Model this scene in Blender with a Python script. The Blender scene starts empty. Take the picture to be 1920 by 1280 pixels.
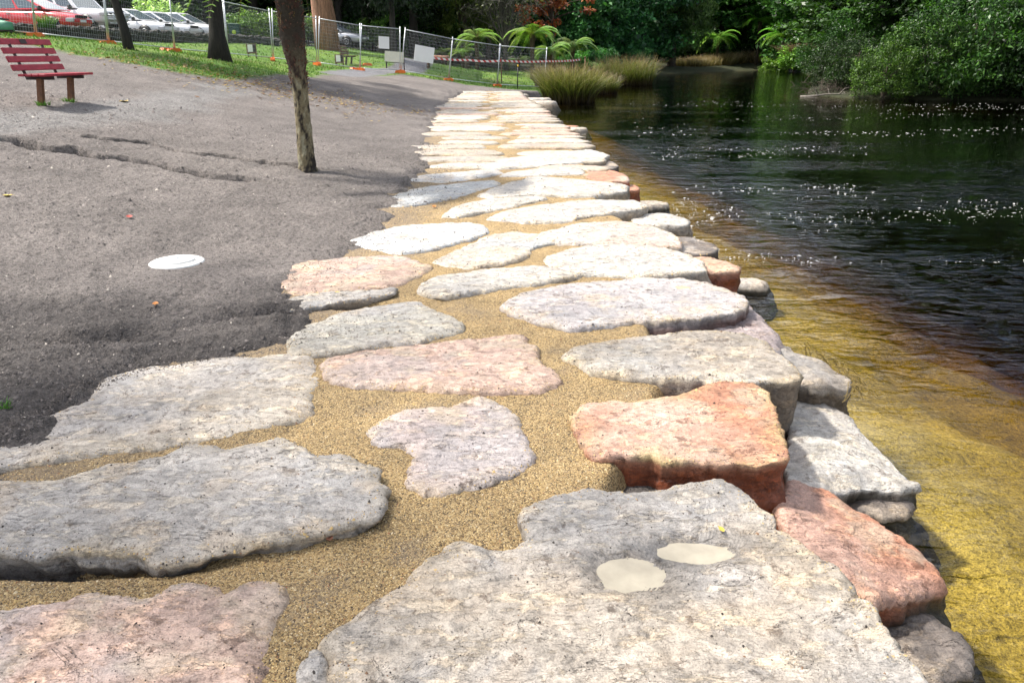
import bpy, math, random
import numpy as np
from mathutils import Vector, Matrix
from mathutils.bvhtree import BVHTree

R = math.radians
scene = bpy.context.scene
C = scene.collection
rng = np.random.default_rng(7)
random.seed(7)

# ------------------------------------------------------------------ camera, sky, sun, exposure
FPX = 1440.0                     # focal length in pixels of the 1920 px wide photograph
PITCH = math.atan(540.0 / FPX)
CAMH = 1.6
cam = bpy.data.objects.new('camera', bpy.data.cameras.new('camera'))
C.objects.link(cam)
cam.location = (0, 0, CAMH)
cam.rotation_euler = (math.pi / 2 - PITCH, 0, 0)
cam.data.sensor_width = 36.0
cam.data.lens = FPX * 36.0 / 1920.0
cam.data.clip_start = 0.05
cam.data.clip_end = 2000
scene.camera = cam

SUN_DIR = Vector((-0.93, 0.24, 0.0)).normalized()
SUN_EL = R(54)
world = bpy.data.worlds.new('World')
scene.world = world
world.use_nodes = True
wn = world.node_tree.nodes
sky = wn.new('ShaderNodeTexSky')
sky.sky_type = 'NISHITA'
sky.sun_disc = False
sky.sun_elevation = SUN_EL
sky.sun_rotation = math.atan2(SUN_DIR.x, SUN_DIR.y)
sky.air_density = 1.0
sky.dust_density = 4.0
sky.ozone_density = 1.0
# broken white cloud over the whole sky, the same in every direction
wl_ = world.node_tree.links
w_tc = wn.new('ShaderNodeTexCoord'); w_mp = wn.new('ShaderNodeMapping'); w_mp.inputs['Scale'].default_value = (1.0, 1.0, 2.2)
w_n = wn.new('ShaderNodeTexNoise'); w_n.inputs['Scale'].default_value = 2.6; w_n.inputs['Detail'].default_value = 6; w_n.inputs['Roughness'].default_value = 0.55
w_r = wn.new('ShaderNodeValToRGB'); w_r.color_ramp.elements[0].position = 0.50; w_r.color_ramp.elements[1].position = 0.60
w_m = wn.new('ShaderNodeMix'); w_m.data_type = 'RGBA'; w_m.inputs[7].default_value = (11.0, 11.0, 11.0, 1)
wl_.new(w_tc.outputs['Generated'], w_mp.inputs[0]); wl_.new(w_mp.outputs[0], w_n.inputs['Vector']); wl_.new(w_n.outputs[0], w_r.inputs[0])
wl_.new(w_r.outputs[0], w_m.inputs[0]); wl_.new(sky.outputs[0], w_m.inputs[6])
wl_.new(w_m.outputs[2], wn['Background'].inputs[0])
wn['Background'].inputs[1].default_value = 0.10

sl = bpy.data.lights.new('sun', 'SUN')
sl.energy = 3.2
sl.angle = R(3.5)
sl.color = (1.0, 0.95, 0.88)
sun = bpy.data.objects.new('sun', sl)
C.objects.link(sun)
sd = Vector((SUN_DIR.x * math.cos(SUN_EL), SUN_DIR.y * math.cos(SUN_EL), math.sin(SUN_EL)))
sun.rotation_euler = sd.to_track_quat('Z', 'Y').to_euler()
sun.location = sd * 60

scene.view_settings.view_transform = 'Standard'
scene.view_settings.look = 'None'
scene.view_settings.exposure = 1.2
scene.view_settings.gamma = 1.0
scene.render.engine = 'CYCLES'
scene.cycles.max_bounces = 5
scene.cycles.diffuse_bounces = 3
scene.cycles.glossy_bounces = 2
scene.cycles.transmission_bounces = 2
scene.cycles.transparent_max_bounces = 6
scene.cycles.use_adaptive_sampling = True
scene.cycles.adaptive_threshold = 0.025
scene.cycles.caustics_reflective = False
scene.cycles.caustics_refractive = False

# ------------------------------------------------------------------ measuring helpers
cP, sP = math.cos(PITCH), math.sin(PITCH)
def ray(px, py):
    x = (px - 960) / FPX; y = -(py - 640) / FPX
    return np.array((x, cP + y * sP, -sP + y * cP))
def onz(px, py, z=0.0):
    r = ray(px, py); t = (z - CAMH) / r[2]
    return np.array((r[0] * t, r[1] * t, z))
def aty(px, py, Y):
    r = ray(px, py); t = Y / r[1]
    return np.array((r[0] * t, Y, CAMH + r[2] * t))

# ------------------------------------------------------------------ numpy noise
def _h(i, j, k, seed):
    with np.errstate(over='ignore'):
        n = (i.astype(np.uint32) * np.uint32(374761393) + j.astype(np.uint32) * np.uint32(668265263)
             + k.astype(np.uint32) * np.uint32(2147483647) + np.uint32((seed * 974634777) & 0xffffffff))
        n = (n ^ (n >> np.uint32(13))) * np.uint32(1274126177)
        n = (n ^ (n >> np.uint32(16))) * np.uint32(2246822519)
        n = n ^ (n >> np.uint32(15))
    return n.astype(np.float64) / 4294967295.0
def vnoise(p, seed=0):
    p = np.asarray(p, float)
    f0 = np.floor(p); f = p - f0
    i = f0.astype(np.int64) + 100000
    u = f * f * f * (f * (f * 6 - 15) + 10)
    r = 0
    for dx in (0, 1):
        for dy in (0, 1):
            for dz in (0, 1):
                w = (u[..., 0] if dx else 1 - u[..., 0]) * (u[..., 1] if dy else 1 - u[..., 1]) * (u[..., 2] if dz else 1 - u[..., 2])
                r = r + w * _h(i[..., 0] + dx, i[..., 1] + dy, i[..., 2] + dz, seed)
    return r * 2 - 1
def fbm(p, octv=4, seed=0, gain=0.5):
    p = np.asarray(p, float); a = 1; s = 0; n = 0
    for o in range(octv):
        s = s + a * vnoise(p * (2.03 ** o) + 17.3 * o, seed + o * 31); n += a; a *= gain
    return s / n
def vnoise2(x, y, seed=0):
    x0 = np.floor(x); y0 = np.floor(y); fx = (x - x0).astype(np.float32); fy = (y - y0).astype(np.float32)
    ix = (x0.astype(np.int64) + 100000).astype(np.uint32); iy = (y0.astype(np.int64) + 100000).astype(np.uint32)
    fx = fx * fx * fx * (fx * (fx * 6 - 15) + 10); fy = fy * fy * fy * (fy * (fy * 6 - 15) + 10)
    def hh(a, b):
        with np.errstate(over='ignore'):
            n = a * np.uint32(374761393) + b * np.uint32(668265263) + np.uint32((seed * 974634777) & 0xffffffff)
            n = (n ^ (n >> np.uint32(13))) * np.uint32(1274126177); n = (n ^ (n >> np.uint32(16))) * np.uint32(2246822519); n = n ^ (n >> np.uint32(15))
        return n.astype(np.float32) * np.float32(1 / 4294967295.0)
    o = np.uint32(1)
    a = hh(ix, iy); b = hh(ix + o, iy); c = hh(ix, iy + o); d = hh(ix + o, iy + o)
    a = a + (b - a) * fx; c = c + (d - c) * fx
    return (a + (c - a) * fy) * 2 - 1
def fbm2(x, y, sc, octv=4, seed=0, gain=0.5):
    a = 1.0; r = 0; n = 0
    for o in range(octv):
        k = sc * 2.03 ** o; r = r + a * vnoise2(x * k + 17.3 * o, y * k + 5.1 * o, seed + o * 31); n += a; a *= gain
    return r / n
def sstep(a, b, x):
    t = np.clip((x - a) / (b - a), 0, 1); return t * t * (3 - 2 * t)

# ------------------------------------------------------------------ polygon helpers
def inpoly(x, y, poly):
    r = np.zeros(x.shape, bool); n = len(poly); j = n - 1
    for i in range(n):
        xi, yi = poly[i][:2]; xj, yj = poly[j][:2]
        c = ((yi > y) != (yj > y)) & (x < (xj - xi) * (y - yi) / (yj - yi + 1e-12) + xi)
        r ^= c; j = i
    return r
def dline(x, y, pl, closed=False):
    d = np.full(x.shape, 1e9)
    n = len(pl)
    for i in range(n if closed else n - 1):
        ax, ay = pl[i][:2]; bx, by = pl[(i + 1) % n][:2]
        vx, vy = bx - ax, by - ay
        t = np.clip(((x - ax) * vx + (y - ay) * vy) / (vx * vx + vy * vy + 1e-12), 0, 1)
        d = np.minimum(d, np.hypot(x - ax - t * vx, y - ay - t * vy))
    return d
def sdpoly(x, y, poly):            # positive inside
    return np.where(inpoly(x, y, poly), 1, -1) * dline(x, y, poly, True)

# ------------------------------------------------------------------ mesh helpers
def mesh_np(name, v, f, col=None, smooth=False):
    v = np.asarray(v, np.float32); f = np.asarray(f, np.int32)
    me = bpy.data.meshes.new(name)
    k = f.shape[1]
    me.vertices.add(len(v)); me.vertices.foreach_set('co', v.ravel())
    me.loops.add(f.size); me.loops.foreach_set('vertex_index', f.ravel())
    me.polygons.add(len(f))
    me.polygons.foreach_set('loop_start', np.arange(0, f.size, k, dtype=np.int32))
    me.polygons.foreach_set('loop_total', np.full(len(f), k, np.int32))
    if smooth: me.polygons.foreach_set('use_smooth', np.ones(len(f), bool))
    me.update(calc_edges=True)
    if col is not None: setcol(me, col)
    return me
def setcol(me, col):
    a = me.color_attributes.new('Col', 'FLOAT_COLOR', 'POINT')
    c = np.ones((len(me.vertices), 4), np.float32); c[:, :3] = col
    a.data.foreach_set('color', c.ravel())
def link(name, me, mat=None, parent=None, loc=(0, 0, 0), rot=None):
    o = bpy.data.objects.new(name, me); C.objects.link(o)
    o.location = loc
    if rot: o.rotation_euler = rot
    if mat is not None and me is not None and len(me.materials) == 0: me.materials.append(mat)
    if parent is not None: o.parent = parent
    return o
def tag(o, label=None, cat=None, group=None, kind=None):
    if label: o['label'] = label
    if cat: o['category'] = cat
    if group: o['group'] = group
    if kind: o['kind'] = kind
    return o
def thing(name, label, cat, loc, rz=0, group=None):
    o = bpy.data.objects.new(name, None); C.objects.link(o)
    o.empty_display_size = 0.2
    o.location = loc; o.rotation_euler = (0, 0, rz)
    return tag(o, label, cat, group)
def grid_faces(nr, nc, wrap=False):
    r = np.arange(nr - 1)[:, None]; c = np.arange(nc if wrap else nc - 1)[None, :]
    c2 = (c + 1) % nc
    return np.stack([r * nc + c, r * nc + c2, (r + 1) * nc + c2, (r + 1) * nc + c], -1).reshape(-1, 4)

class MB:
    """collects boxes, tubes, prisms and quads; build() links them as one mesh object"""
    def __init__(s): s.v = []; s.f = []; s.sm = []
    def add(s, v, f, smooth=False):
        o = len(s.v); s.v += [tuple(map(float, p)) for p in v]
        s.f += [tuple(i + o for i in q) for q in f]; s.sm += [smooth] * len(f); return s
    def box(s, c, d, rot=None, bev=0.0):
        x, y, z = (a / 2 for a in d)
        if bev > 0:
            b = bev; vs = []
            for (zz, k) in ((-z, b), (-z + b, 0), (z - b, 0), (z, b)):
                for (sx, sy) in ((-1, -1), (1, -1), (1, 1), (-1, 1)):
                    bx = b if True else 0
                    X, Y = x - k, y - k
                    if sx * sy > 0: vs += [(sx * X, sy * (Y - b), zz), (sx * (X - b), sy * Y, zz)]
                    else: vs += [(sx * (X - b), sy * Y, zz), (sx * X, sy * (Y - b), zz)]
            fs = [tuple(range(7, -1, -1)), tuple(range(24, 32))]
            for r in range(3):
                for i in range(8):
                    j = (i + 1) % 8; fs.append((r * 8 + i, r * 8 + j, r * 8 + 8 + j, r * 8 + 8 + i))
        else:
            vs = [(sx * x, sy * y, sz * z) for sz in (-1, 1) for (sx, sy) in ((-1, -1), (1, -1), (1, 1), (-1, 1))]
            fs = [(3, 2, 1, 0), (4, 5, 6, 7), (0, 1, 5, 4), (1, 2, 6, 5), (2, 3, 7, 6), (3, 0, 4, 7)]
        M = rot if rot is not None else Matrix.Identity(3)
        c = Vector(c)
        return s.add([M @ Vector(p) + c for p in vs], fs)
    def tube(s, pts, rad, n=8, cap=True, wob=0.0, seed=0, smooth=True):
        pts = [Vector(p) for p in pts]; m = len(pts)
        if not hasattr(rad, '__len__'): rad = [rad] * m
        vs = []; rr = random.Random(seed)
        ref = Vector((0.31, 0.87, 0.2))
        for i in range(m):
            t = (pts[min(i + 1, m - 1)] - pts[max(i - 1, 0)]).normalized()
            a = t.cross(ref)
            if a.length < 1e-3: a = t.cross(Vector((1, 0, 0)))
            a.normalize(); b = t.cross(a)
            for k in range(n):
                an = 2 * math.pi * k / n
                r = rad[i] * (1 + wob * (rr.random() - 0.5) * 2)
                vs.append(pts[i] + a * (math.cos(an) * r) + b * (math.sin(an) * r))
        fs = [(i * n + k, i * n + (k + 1) % n, (i + 1) * n + (k + 1) % n, (i + 1) * n + k) for i in range(m - 1) for k in range(n)]
        if cap: fs += [tuple(range(n - 1, -1, -1)), tuple(range((m - 1) * n, m * n))]
        return s.add(vs, fs, smooth)
    def lathe(s, prof, n=20, axis='z', c=(0, 0, 0)):
        vs = []
        for (r, h) in prof:
            for k in range(n):
                a = 2 * math.pi * k / n
                p = (r * math.cos(a), r * math.sin(a), h)
                if axis == 'y': p = (p[0], p[2], p[1])
                vs.append((p[0] + c[0], p[1] + c[1], p[2] + c[2]))
        m = len(prof)
        fs = [(i * n + k, i * n + (k + 1) % n, (i + 1) * n + (k + 1) % n, (i + 1) * n + k) for i in range(m - 1) for k in range(n)]
        fs += [tuple(range(n - 1, -1, -1)), tuple(range((m - 1) * n, m * n))]
        if axis == 'y': fs = [q[::-1] for q in fs]
        return s.add(vs, fs, True)
    def prism(s, poly, y0, y1):          # polygon in xz, extruded along y
        n = len(poly)
        vs = [(x, y0, z) for x, z in poly] + [(x, y1, z) for x, z in poly]
        fs = [tuple(range(n)), tuple(range(2 * n - 1, n - 1, -1))] + [((i + 1) % n, i, n + i, n + (i + 1) % n) for i in range(n)]
        return s.add(vs, fs)
    def build(s, name, mat, parent=None, loc=(0, 0, 0), rot=None):
        me = bpy.data.meshes.new(name)
        me.from_pydata(s.v, [], s.f)
        me.polygons.foreach_set('use_smooth', s.sm)
        me.update()
        return link(name, me, mat, parent, loc, rot)

# ------------------------------------------------------------------ materials
MATS = {}
def new_mat(name):
    m = bpy.data.materials.new(name); m.use_nodes = True
    nt = m.node_tree
    return m, nt, nt.nodes['Principled BSDF']
def nd(nt, t, **kw):
    n = nt.nodes.new(t)
    for k, v in kw.items(): setattr(n, k, v)
    return n
def noise(nt, vec, scale, detail=4, rough=0.55, dist=0.0):
    n = nd(nt, 'ShaderNodeTexNoise'); n.inputs['Scale'].default_value = scale
    n.inputs['Detail'].default_value = detail; n.inputs['Roughness'].default_value = rough
    n.inputs['Distortion'].default_value = dist
    if vec is not None: nt.links.new(vec, n.inputs['Vector'])
    return n
def ramp(nt, fac, stops):
    r = nd(nt, 'ShaderNodeValToRGB'); nt.links.new(fac, r.inputs[0])
    e = r.color_ramp.elements
    while len(e) < len(stops): e.new(0.5)
    for k, (p, c) in enumerate(stops):
        e[k].position = p; e[k].color = (c, c, c, 1) if not hasattr(c, '__len__') else (*c, 1)
    return r.outputs[0]
def mix(nt, fac, a, b, mode='MIX'):
    m = nd(nt, 'ShaderNodeMix', data_type='RGBA', blend_type=mode)
    for sock, v in ((m.inputs[0], fac), (m.inputs[6], a), (m.inputs[7], b)):
        if hasattr(v, 'is_linked'): nt.links.new(v, sock)
        elif hasattr(v, '__len__'): sock.default_value = (*v, 1)
        else: sock.default_value = v
    return m.outputs[2]
def bump(nt, bs, chain):
    prev = None
    for (h, st, di) in chain:
        b = nd(nt, 'ShaderNodeBump'); b.inputs['Strength'].default_value = st; b.inputs['Distance'].default_value = di
        nt.links.new(h, b.inputs['Height'])
        if prev is not None: nt.links.new(prev, b.inputs['Normal'])
        prev = b.outputs[0]
    nt.links.new(prev, bs.inputs['Normal'])
    return prev
def plain(name, col, rough=0.6, metal=0.0, var=0.15, sc=8.0, bmp=0.0, spec=0.5, coat=0.0):
    if name in MATS: return MATS[name]
    m, nt, bs = new_mat(name)
    tc = nd(nt, 'ShaderNodeTexCoord')
    n = noise(nt, tc.outputs['Object'], sc, 5)
    f = ramp(nt, n.outputs[0], [(0.3, 1 - var), (0.7, 1 + var * 0.3)])
    nt.links.new(mix(nt, 1.0, col, f, 'MULTIPLY'), bs.inputs['Base Color'])
    bs.inputs['Roughness'].default_value = rough; bs.inputs['Metallic'].default_value = metal
    bs.inputs['Specular IOR Level'].default_value = spec
    bs.inputs['Coat Weight'].default_value = coat
    if bmp: bump(nt, bs, [(n.outputs[0], bmp, 0.02)])
    MATS[name] = m; return m
def attr_col(nt):
    a = nd(nt, 'ShaderNodeAttribute'); a.attribute_name = 'Col'
    return a.outputs['Color']

def make_stone_mat():
    m, nt, bs = new_mat('rough_stone')
    tc = nd(nt, 'ShaderNodeTexCoord'); oi = nd(nt, 'ShaderNodeObjectInfo')
    va = nd(nt, 'ShaderNodeVectorMath', operation='ADD')
    sc = nd(nt, 'ShaderNodeVectorMath', operation='SCALE'); sc.inputs[0].default_value = (37, 91, 53)
    nt.links.new(oi.outputs['Random'], sc.inputs['Scale'])
    nt.links.new(tc.outputs['Object'], va.inputs[0]); nt.links.new(sc.outputs[0], va.inputs[1])
    V = va.outputs[0]
    mp = nd(nt, 'ShaderNodeMapping'); mp.inputs['Scale'].default_value = (1.0, 2.1, 2.6); nt.links.new(V, mp.inputs[0])
    n1 = noise(nt, V, 34, 4, 0.7, 0.3); n2 = noise(nt, V, 170, 2, 0.7); n3 = noise(nt, mp.outputs[0], 3.4, 7, 0.62, 0.5)
    nA = noise(nt, mp.outputs[0], 5.5, 7, 0.74, 0.3); nB = noise(nt, V, 11, 6, 0.76); nC = noise(nt, mp.outputs[0], 2.1, 6, 0.66, 1.4)
    col = attr_col(nt)
    col = mix(nt, 1.0, col, ramp(nt, n1.outputs[0], [(0.28, 0.62), (0.46, 0.95), (0.72, 1.25)]), 'MULTIPLY')
    col = mix(nt, 1.0, col, ramp(nt, n2.outputs[0], [(0.28, 0.62), (0.5, 1.0), (0.72, 1.25)]), 'MULTIPLY')
    pale = ramp(nt, nA.outputs[0], [(0.53, 0.0), (0.57, 1.0)])
    dark = ramp(nt, nB.outputs[0], [(0.585, 0.0), (0.62, 1.0)])
    col = mix(nt, pale, col, mix(nt, 1.0, col, (1.34, 1.28, 1.17), 'MULTIPLY'))
    col = mix(nt, dark, col, mix(nt, 1.0, col, (0.54, 0.50, 0.47), 'MULTIPLY'))
    steps = ramp(nt, n3.outputs[0], [(0.34, 0.0), (0.355, 0.2), (0.43, 0.22), (0.44, 0.4), (0.50, 0.42), (0.508, 0.6), (0.57, 0.62), (0.58, 0.8), (0.66, 0.82), (0.675, 1.0)])
    col = mix(nt, 1.0, col, ramp(nt, steps, [(0.0, 0.82), (1.0, 1.12)]), 'MULTIPLY')
    # thin partings where a flake has lifted: the zero line of a noise field
    ab = nd(nt, 'ShaderNodeMath', operation='SUBTRACT'); nt.links.new(nC.outputs[0], ab.inputs[0]); ab.inputs[1].default_value = 0.5
    ab2 = nd(nt, 'ShaderNodeMath', operation='ABSOLUTE'); nt.links.new(ab.outputs[0], ab2.inputs[0])
    line = ramp(nt, ab2.outputs[0], [(0.0, 1.0), (0.006, 0.0)])
    lm = nd(nt, 'ShaderNodeMath', operation='MULTIPLY'); nt.links.new(line, lm.inputs[0]); nt.links.new(ramp(nt, n3.outputs[0], [(0.5, 0.0), (0.56, 0.8)]), lm.inputs[1])
    col = mix(nt, lm.outputs[0], col, (0.06, 0.05, 0.045))
    vo = nd(nt, 'ShaderNodeTexVoronoi'); vo.inputs['Scale'].default_value = 60
    nt.links.new(V, vo.inputs['Vector'])
    n4 = noise(nt, V, 4.0, 3)
    sp = nd(nt, 'ShaderNodeMath', operation='ADD')
    nt.links.new(vo.outputs[0], sp.inputs[0]); nt.links.new(n4.outputs[0], sp.inputs[1])
    col = mix(nt, ramp(nt, sp.outputs[0], [(0.48, 0.75), (0.54, 0.0)]), col, (0.045, 0.038, 0.034))
    nt.links.new(col, bs.inputs['Base Color'])
    nt.links.new(ramp(nt, n3.outputs[0], [(0.3, 0.40), (0.7, 0.66)]), bs.inputs['Roughness'])
    bs.inputs['Specular IOR Level'].default_value = 0.45
    inv = nd(nt, 'ShaderNodeMath', operation='SUBTRACT'); inv.inputs[0].default_value = 1.0; nt.links.new(lm.outputs[0], inv.inputs[1])
    bump(nt, bs, [(steps, 1.0, 0.012), (pale, 0.7, 0.004), (inv.outputs[0], 0.8, 0.006), (nB.outputs[0], 0.6, 0.014), (n1.outputs[0], 0.5, 0.006), (n2.outputs[0], 0.4, 0.002)])
    return m
M_STONE = make_stone_mat()

def make_ground_mat():
    m, nt, bs = new_mat('bare_soil_and_turf')
    tc = nd(nt, 'ShaderNodeTexCoord'); V = tc.outputs['Object']
    n1 = noise(nt, V, 1.6, 5, 0.65); n2 = noise(nt, V, 28, 4, 0.7); n3 = noise(nt, V, 90, 3, 0.7)
    col = attr_col(nt)
    col = mix(nt, 1.0, col, ramp(nt, n1.outputs[0], [(0.3, 0.80), (0.7, 1.16)]), 'MULTIPLY')
    col = mix(nt, 1.0, col, ramp(nt, n2.outputs[0], [(0.32, 0.48), (0.5, 1.0), (0.70, 1.35)]), 'MULTIPLY')
    col = mix(nt, 1.0, col, ramp(nt, n3.outputs[0], [(0.34, 0.5), (0.5, 1.0), (0.68, 1.3)]), 'MULTIPLY')
    nt.links.new(col, bs.inputs['Base Color'])
    bs.inputs['Roughness'].default_value = 0.85
    bs.inputs['Specular IOR Level'].default_value = 0.25
    bump(nt, bs, [(n1.outputs[0], 0.3, 0.05), (n2.outputs[0], 1.0, 0.035), (n3.outputs[0], 0.8, 0.012)])
    return m
M_GROUND = make_ground_mat()

def make_gravel_mat():
    m, nt, bs = new_mat('coarse_golden_sand')
    tc = nd(nt, 'ShaderNodeTexCoord'); V = tc.outputs['Object']
    vo = nd(nt, 'ShaderNodeTexVoronoi'); vo.inputs['Scale'].default_value = 165; nt.links.new(V, vo.inputs['Vector'])
    sep = nd(nt, 'ShaderNodeSeparateColor'); nt.links.new(vo.outputs['Color'], sep.inputs[0])
    col = ramp(nt, sep.outputs[0], [(0.0, (0.05, 0.035, 0.02)), (0.22, (0.22, 0.145, 0.06)), (0.6, (0.37, 0.255, 0.11)), (0.88, (0.48, 0.36, 0.18)), (1.0, (0.08, 0.05, 0.03))])
    n1 = noise(nt, V, 3.0, 5, 0.6)
    col = mix(nt, 1.0, col, ramp(nt, n1.outputs[0], [(0.32, 0.72), (0.68, 1.15)]), 'MULTIPLY')
    col = mix(nt, attr_col(nt), col, mix(nt, 0.45, col, (0.15, 0.125, 0.105)))
    nt.links.new(col, bs.inputs['Base Color']); bs.inputs['Roughness'].default_value = 0.8
    inv = nd(nt, 'ShaderNodeMath', operation='SUBTRACT'); inv.inputs[0].default_value = 1.0
    nt.links.new(vo.outputs[0], inv.inputs[1])
    bump(nt, bs, [(n1.outputs[0], 0.4, 0.03), (inv.outputs[0], 0.9, 0.006)])
    return m
M_GRAVEL = make_gravel_mat()

def make_grain_mat():
    m, nt, bs = new_mat('grains')
    nt.links.new(attr_col(nt), bs.inputs['Base Color']); bs.inputs['Roughness'].default_value = 0.7
    bs.inputs['Specular IOR Level'].default_value = 0.35
    return m
M_GRAIN = make_grain_mat()

def make_leaf_mat():
    m, nt, bs = new_mat('foliage')
    oi = nd(nt, 'ShaderNodeObjectInfo')
    col = mix(nt, 1.0, attr_col(nt), oi.outputs['Color'], 'MULTIPLY')
    nt.links.new(col, bs.inputs['Base Color'])
    bs.inputs['Roughness'].default_value = 0.45; bs.inputs['Specular IOR Level'].default_value = 0.4
    tr = nd(nt, 'ShaderNodeBsdfTranslucent')
    nt.links.new(mix(nt, 1.0, col, (1.0, 1.15, 0.5), 'MULTIPLY'), tr.inputs[0])
    ms = nd(nt, 'ShaderNodeMixShader'); ms.inputs[0].default_value = 0.3
    nt.links.new(bs.outputs[0], ms.inputs[1]); nt.links.new(tr.outputs[0], ms.inputs[2])
    nt.links.new(ms.outputs[0], nt.nodes['Material Output'].inputs[0])
    return m
M_LEAF = make_leaf_mat()

def make_bark(name, c1, c2, sx=6, sz=1.2, st=0.8):
    m, nt, bs = new_mat(name)
    tc = nd(nt, 'ShaderNodeTexCoord'); mp = nd(nt, 'ShaderNodeMapping'); mp.inputs['Scale'].default_value = (sx, sx, sz)
    nt.links.new(tc.outputs['Object'], mp.inputs[0])
    n = noise(nt, mp.outputs[0], 2.2, 8, 0.7, 0.6)
    nt.links.new(ramp(nt, n.outputs[0], [(0.35, c1), (0.62, c2)]), bs.inputs['Base Color'])
    bs.inputs['Roughness'].default_value = 0.9
    bump(nt, bs, [(n.outputs[0], st, 0.05)])
    return m
BARK_DARK = make_bark('dark_bark', (0.008, 0.007, 0.006), (0.03, 0.025, 0.02))
BARK_BROWN = make_bark('brown_bark', (0.035, 0.027, 0.02), (0.12, 0.095, 0.07))
BARK_RED = make_bark('stringy_red_bark', (0.10, 0.05, 0.032), (0.42, 0.22, 0.14), 9, 0.5, 1.0)
BARK_GREY = make_bark('grey_bark', (0.10, 0.09, 0.08), (0.28, 0.25, 0.21))

def make_water_mat():
    m = bpy.data.materials.new('brown_lake_water'); m.use_nodes = True
    nt = m.node_tree; nt.nodes.remove(nt.nodes['Principled BSDF'])
    tc = nd(nt, 'ShaderNodeTexCoord')
    mp = nd(nt, 'ShaderNodeMapping'); mp.inputs['Rotation'].default_value = (0, 0, R(-18)); mp.inputs['Scale'].default_value = (0.55, 1.25, 1)
    nt.links.new(tc.outputs['Object'], mp.inputs[0])
    n0 = noise(nt, mp.outputs[0], 0.8, 2, 0.5, 0.5); n1 = noise(nt, mp.outputs[0], 2.6, 3, 0.5, 0.8); n2 = noise(nt, mp.outputs[0], 9.0, 3, 0.55, 0.6); n3 = noise(nt, mp.outputs[0], 0.35, 2, 0.5)
    def bmp(h, st, di, prev):
        b = nd(nt, 'ShaderNodeBump'); b.inputs['Distance'].default_value = di
        if hasattr(st, 'is_linked'): nt.links.new(st, b.inputs['Strength'])
        else: b.inputs['Strength'].default_value = st
        nt.links.new(h, b.inputs['Height'])
        if prev is not None: nt.links.new(prev, b.inputs['Normal'])
        return b.outputs[0]
    pt = ramp(nt, n3.outputs[0], [(0.38, 0.15), (0.62, 1.0)])
    # livelier ripples against the stone edge than out on the open lake
    sx = nd(nt, 'ShaderNodeSeparateXYZ'); nt.links.new(tc.outputs['Object'], sx.inputs[0])
    mr = nd(nt, 'ShaderNodeMapRange'); nt.links.new(sx.outputs['Y'], mr.inputs[0])
    for k_, v_ in ((1, 5.0), (2, 24.0), (3, 1.0), (4, 0.2)): mr.inputs[k_].default_value = v_
    pm = nd(nt, 'ShaderNodeMath', operation='MULTIPLY'); nt.links.new(pt, pm.inputs[0]); nt.links.new(mr.outputs[0], pm.inputs[1])
    patch = pm.outputs[0]
    nb = bmp(n0.outputs[0], 1.0, 0.012, None)
    nb = bmp(ramp(nt, n1.outputs[0], [(0.42, 0.0), (0.60, 0.25), (0.80, 1.0)]), patch, 0.050, nb)
    nb = bmp(ramp(nt, n2.outputs[0], [(0.50, 0.0), (0.62, 0.2), (0.80, 1.0)]), patch, 0.034, nb)
    class _o: outputs = [nb]
    b2 = _o
    fr = nd(nt, 'ShaderNodeFresnel'); fr.inputs[0].default_value = 1.33; nt.links.new(b2.outputs[0], fr.inputs['Normal'])
    gl = nd(nt, 'ShaderNodeBsdfGlossy'); gl.inputs['Roughness'].default_value = 0.03; nt.links.new(b2.outputs[0], gl.inputs['Normal'])
    tp = nd(nt, 'ShaderNodeBsdfTransparent')
    ms = nd(nt, 'ShaderNodeMixShader')
    nt.links.new(fr.outputs[0], ms.inputs[0]); nt.links.new(tp.outputs[0], ms.inputs[1]); nt.links.new(gl.outputs[0], ms.inputs[2])
    va = nd(nt, 'ShaderNodeVolumeAbsorption'); va.inputs['Color'].default_value = (0.71, 0.605, 0.05, 1); va.inputs['Density'].default_value = 1.6
    out = nt.nodes['Material Output']
    nt.links.new(ms.outputs[0], out.inputs['Surface']); nt.links.new(va.outputs[0], out.inputs['Volume'])
    return m
M_WATER = make_water_mat()
M_PAINT = dict(
    red=plain('red_car_paint', (0.62, 0.02, 0.03), 0.28, 0, 0.03, 2, coat=0.6),
    white=plain('white_car_paint', (0.80, 0.81, 0.82), 0.3, 0, 0.02, 2, coat=0.6),
    silver=plain('silver_car_paint', (0.45, 0.47, 0.5), 0.3, 0.5, 0.02, 2, coat=0.6))
M_GLASS = plain('car_window_glass', (0.10, 0.13, 0.15), 0.06, 0, 0.05, 1, spec=1.0)
M_RUBBER = plain('black_rubber', (0.015, 0.015, 0.016), 0.8)
M_BLACK = plain('black_plastic', (0.012, 0.012, 0.013), 0.5)
M_CHROME = plain('bright_metal', (0.55, 0.56, 0.57), 0.3, 0.9, 0.08)
M_GALV = plain('galvanised_steel', (0.55, 0.58, 0.60), 0.42, 0.55, 0.1, 5)
M_LAMP = plain('lamp_glass', (0.62, 0.64, 0.66), 0.12, 0.2, 0.05)
M_TAIL = plain('red_lamp_glass', (0.4, 0.01, 0.01), 0.15)
M_ORANGE = plain('orange_plastic', (0.78, 0.17, 0.025), 0.5, 0, 0.25, 12)
M_SIGN = plain('white_sign_face', (0.82, 0.82, 0.80), 0.5, 0, 0.04, 4)
M_CREAM = plain('cream_board', (0.62, 0.60, 0.50), 0.6, 0, 0.12, 5)
M_TIMBER = plain('brown_timber', (0.16, 0.085, 0.045), 0.7, 0, 0.4, 14, 0.3)
M_REDWOOD = plain('weathered_red_paint', (0.36, 0.022, 0.04), 0.55, 0, 0.35, 9, 0.25)
M_RUST = plain('rusty_steel', (0.19, 0.085, 0.04), 0.7, 0, 0.55, 9, 0.2)
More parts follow.
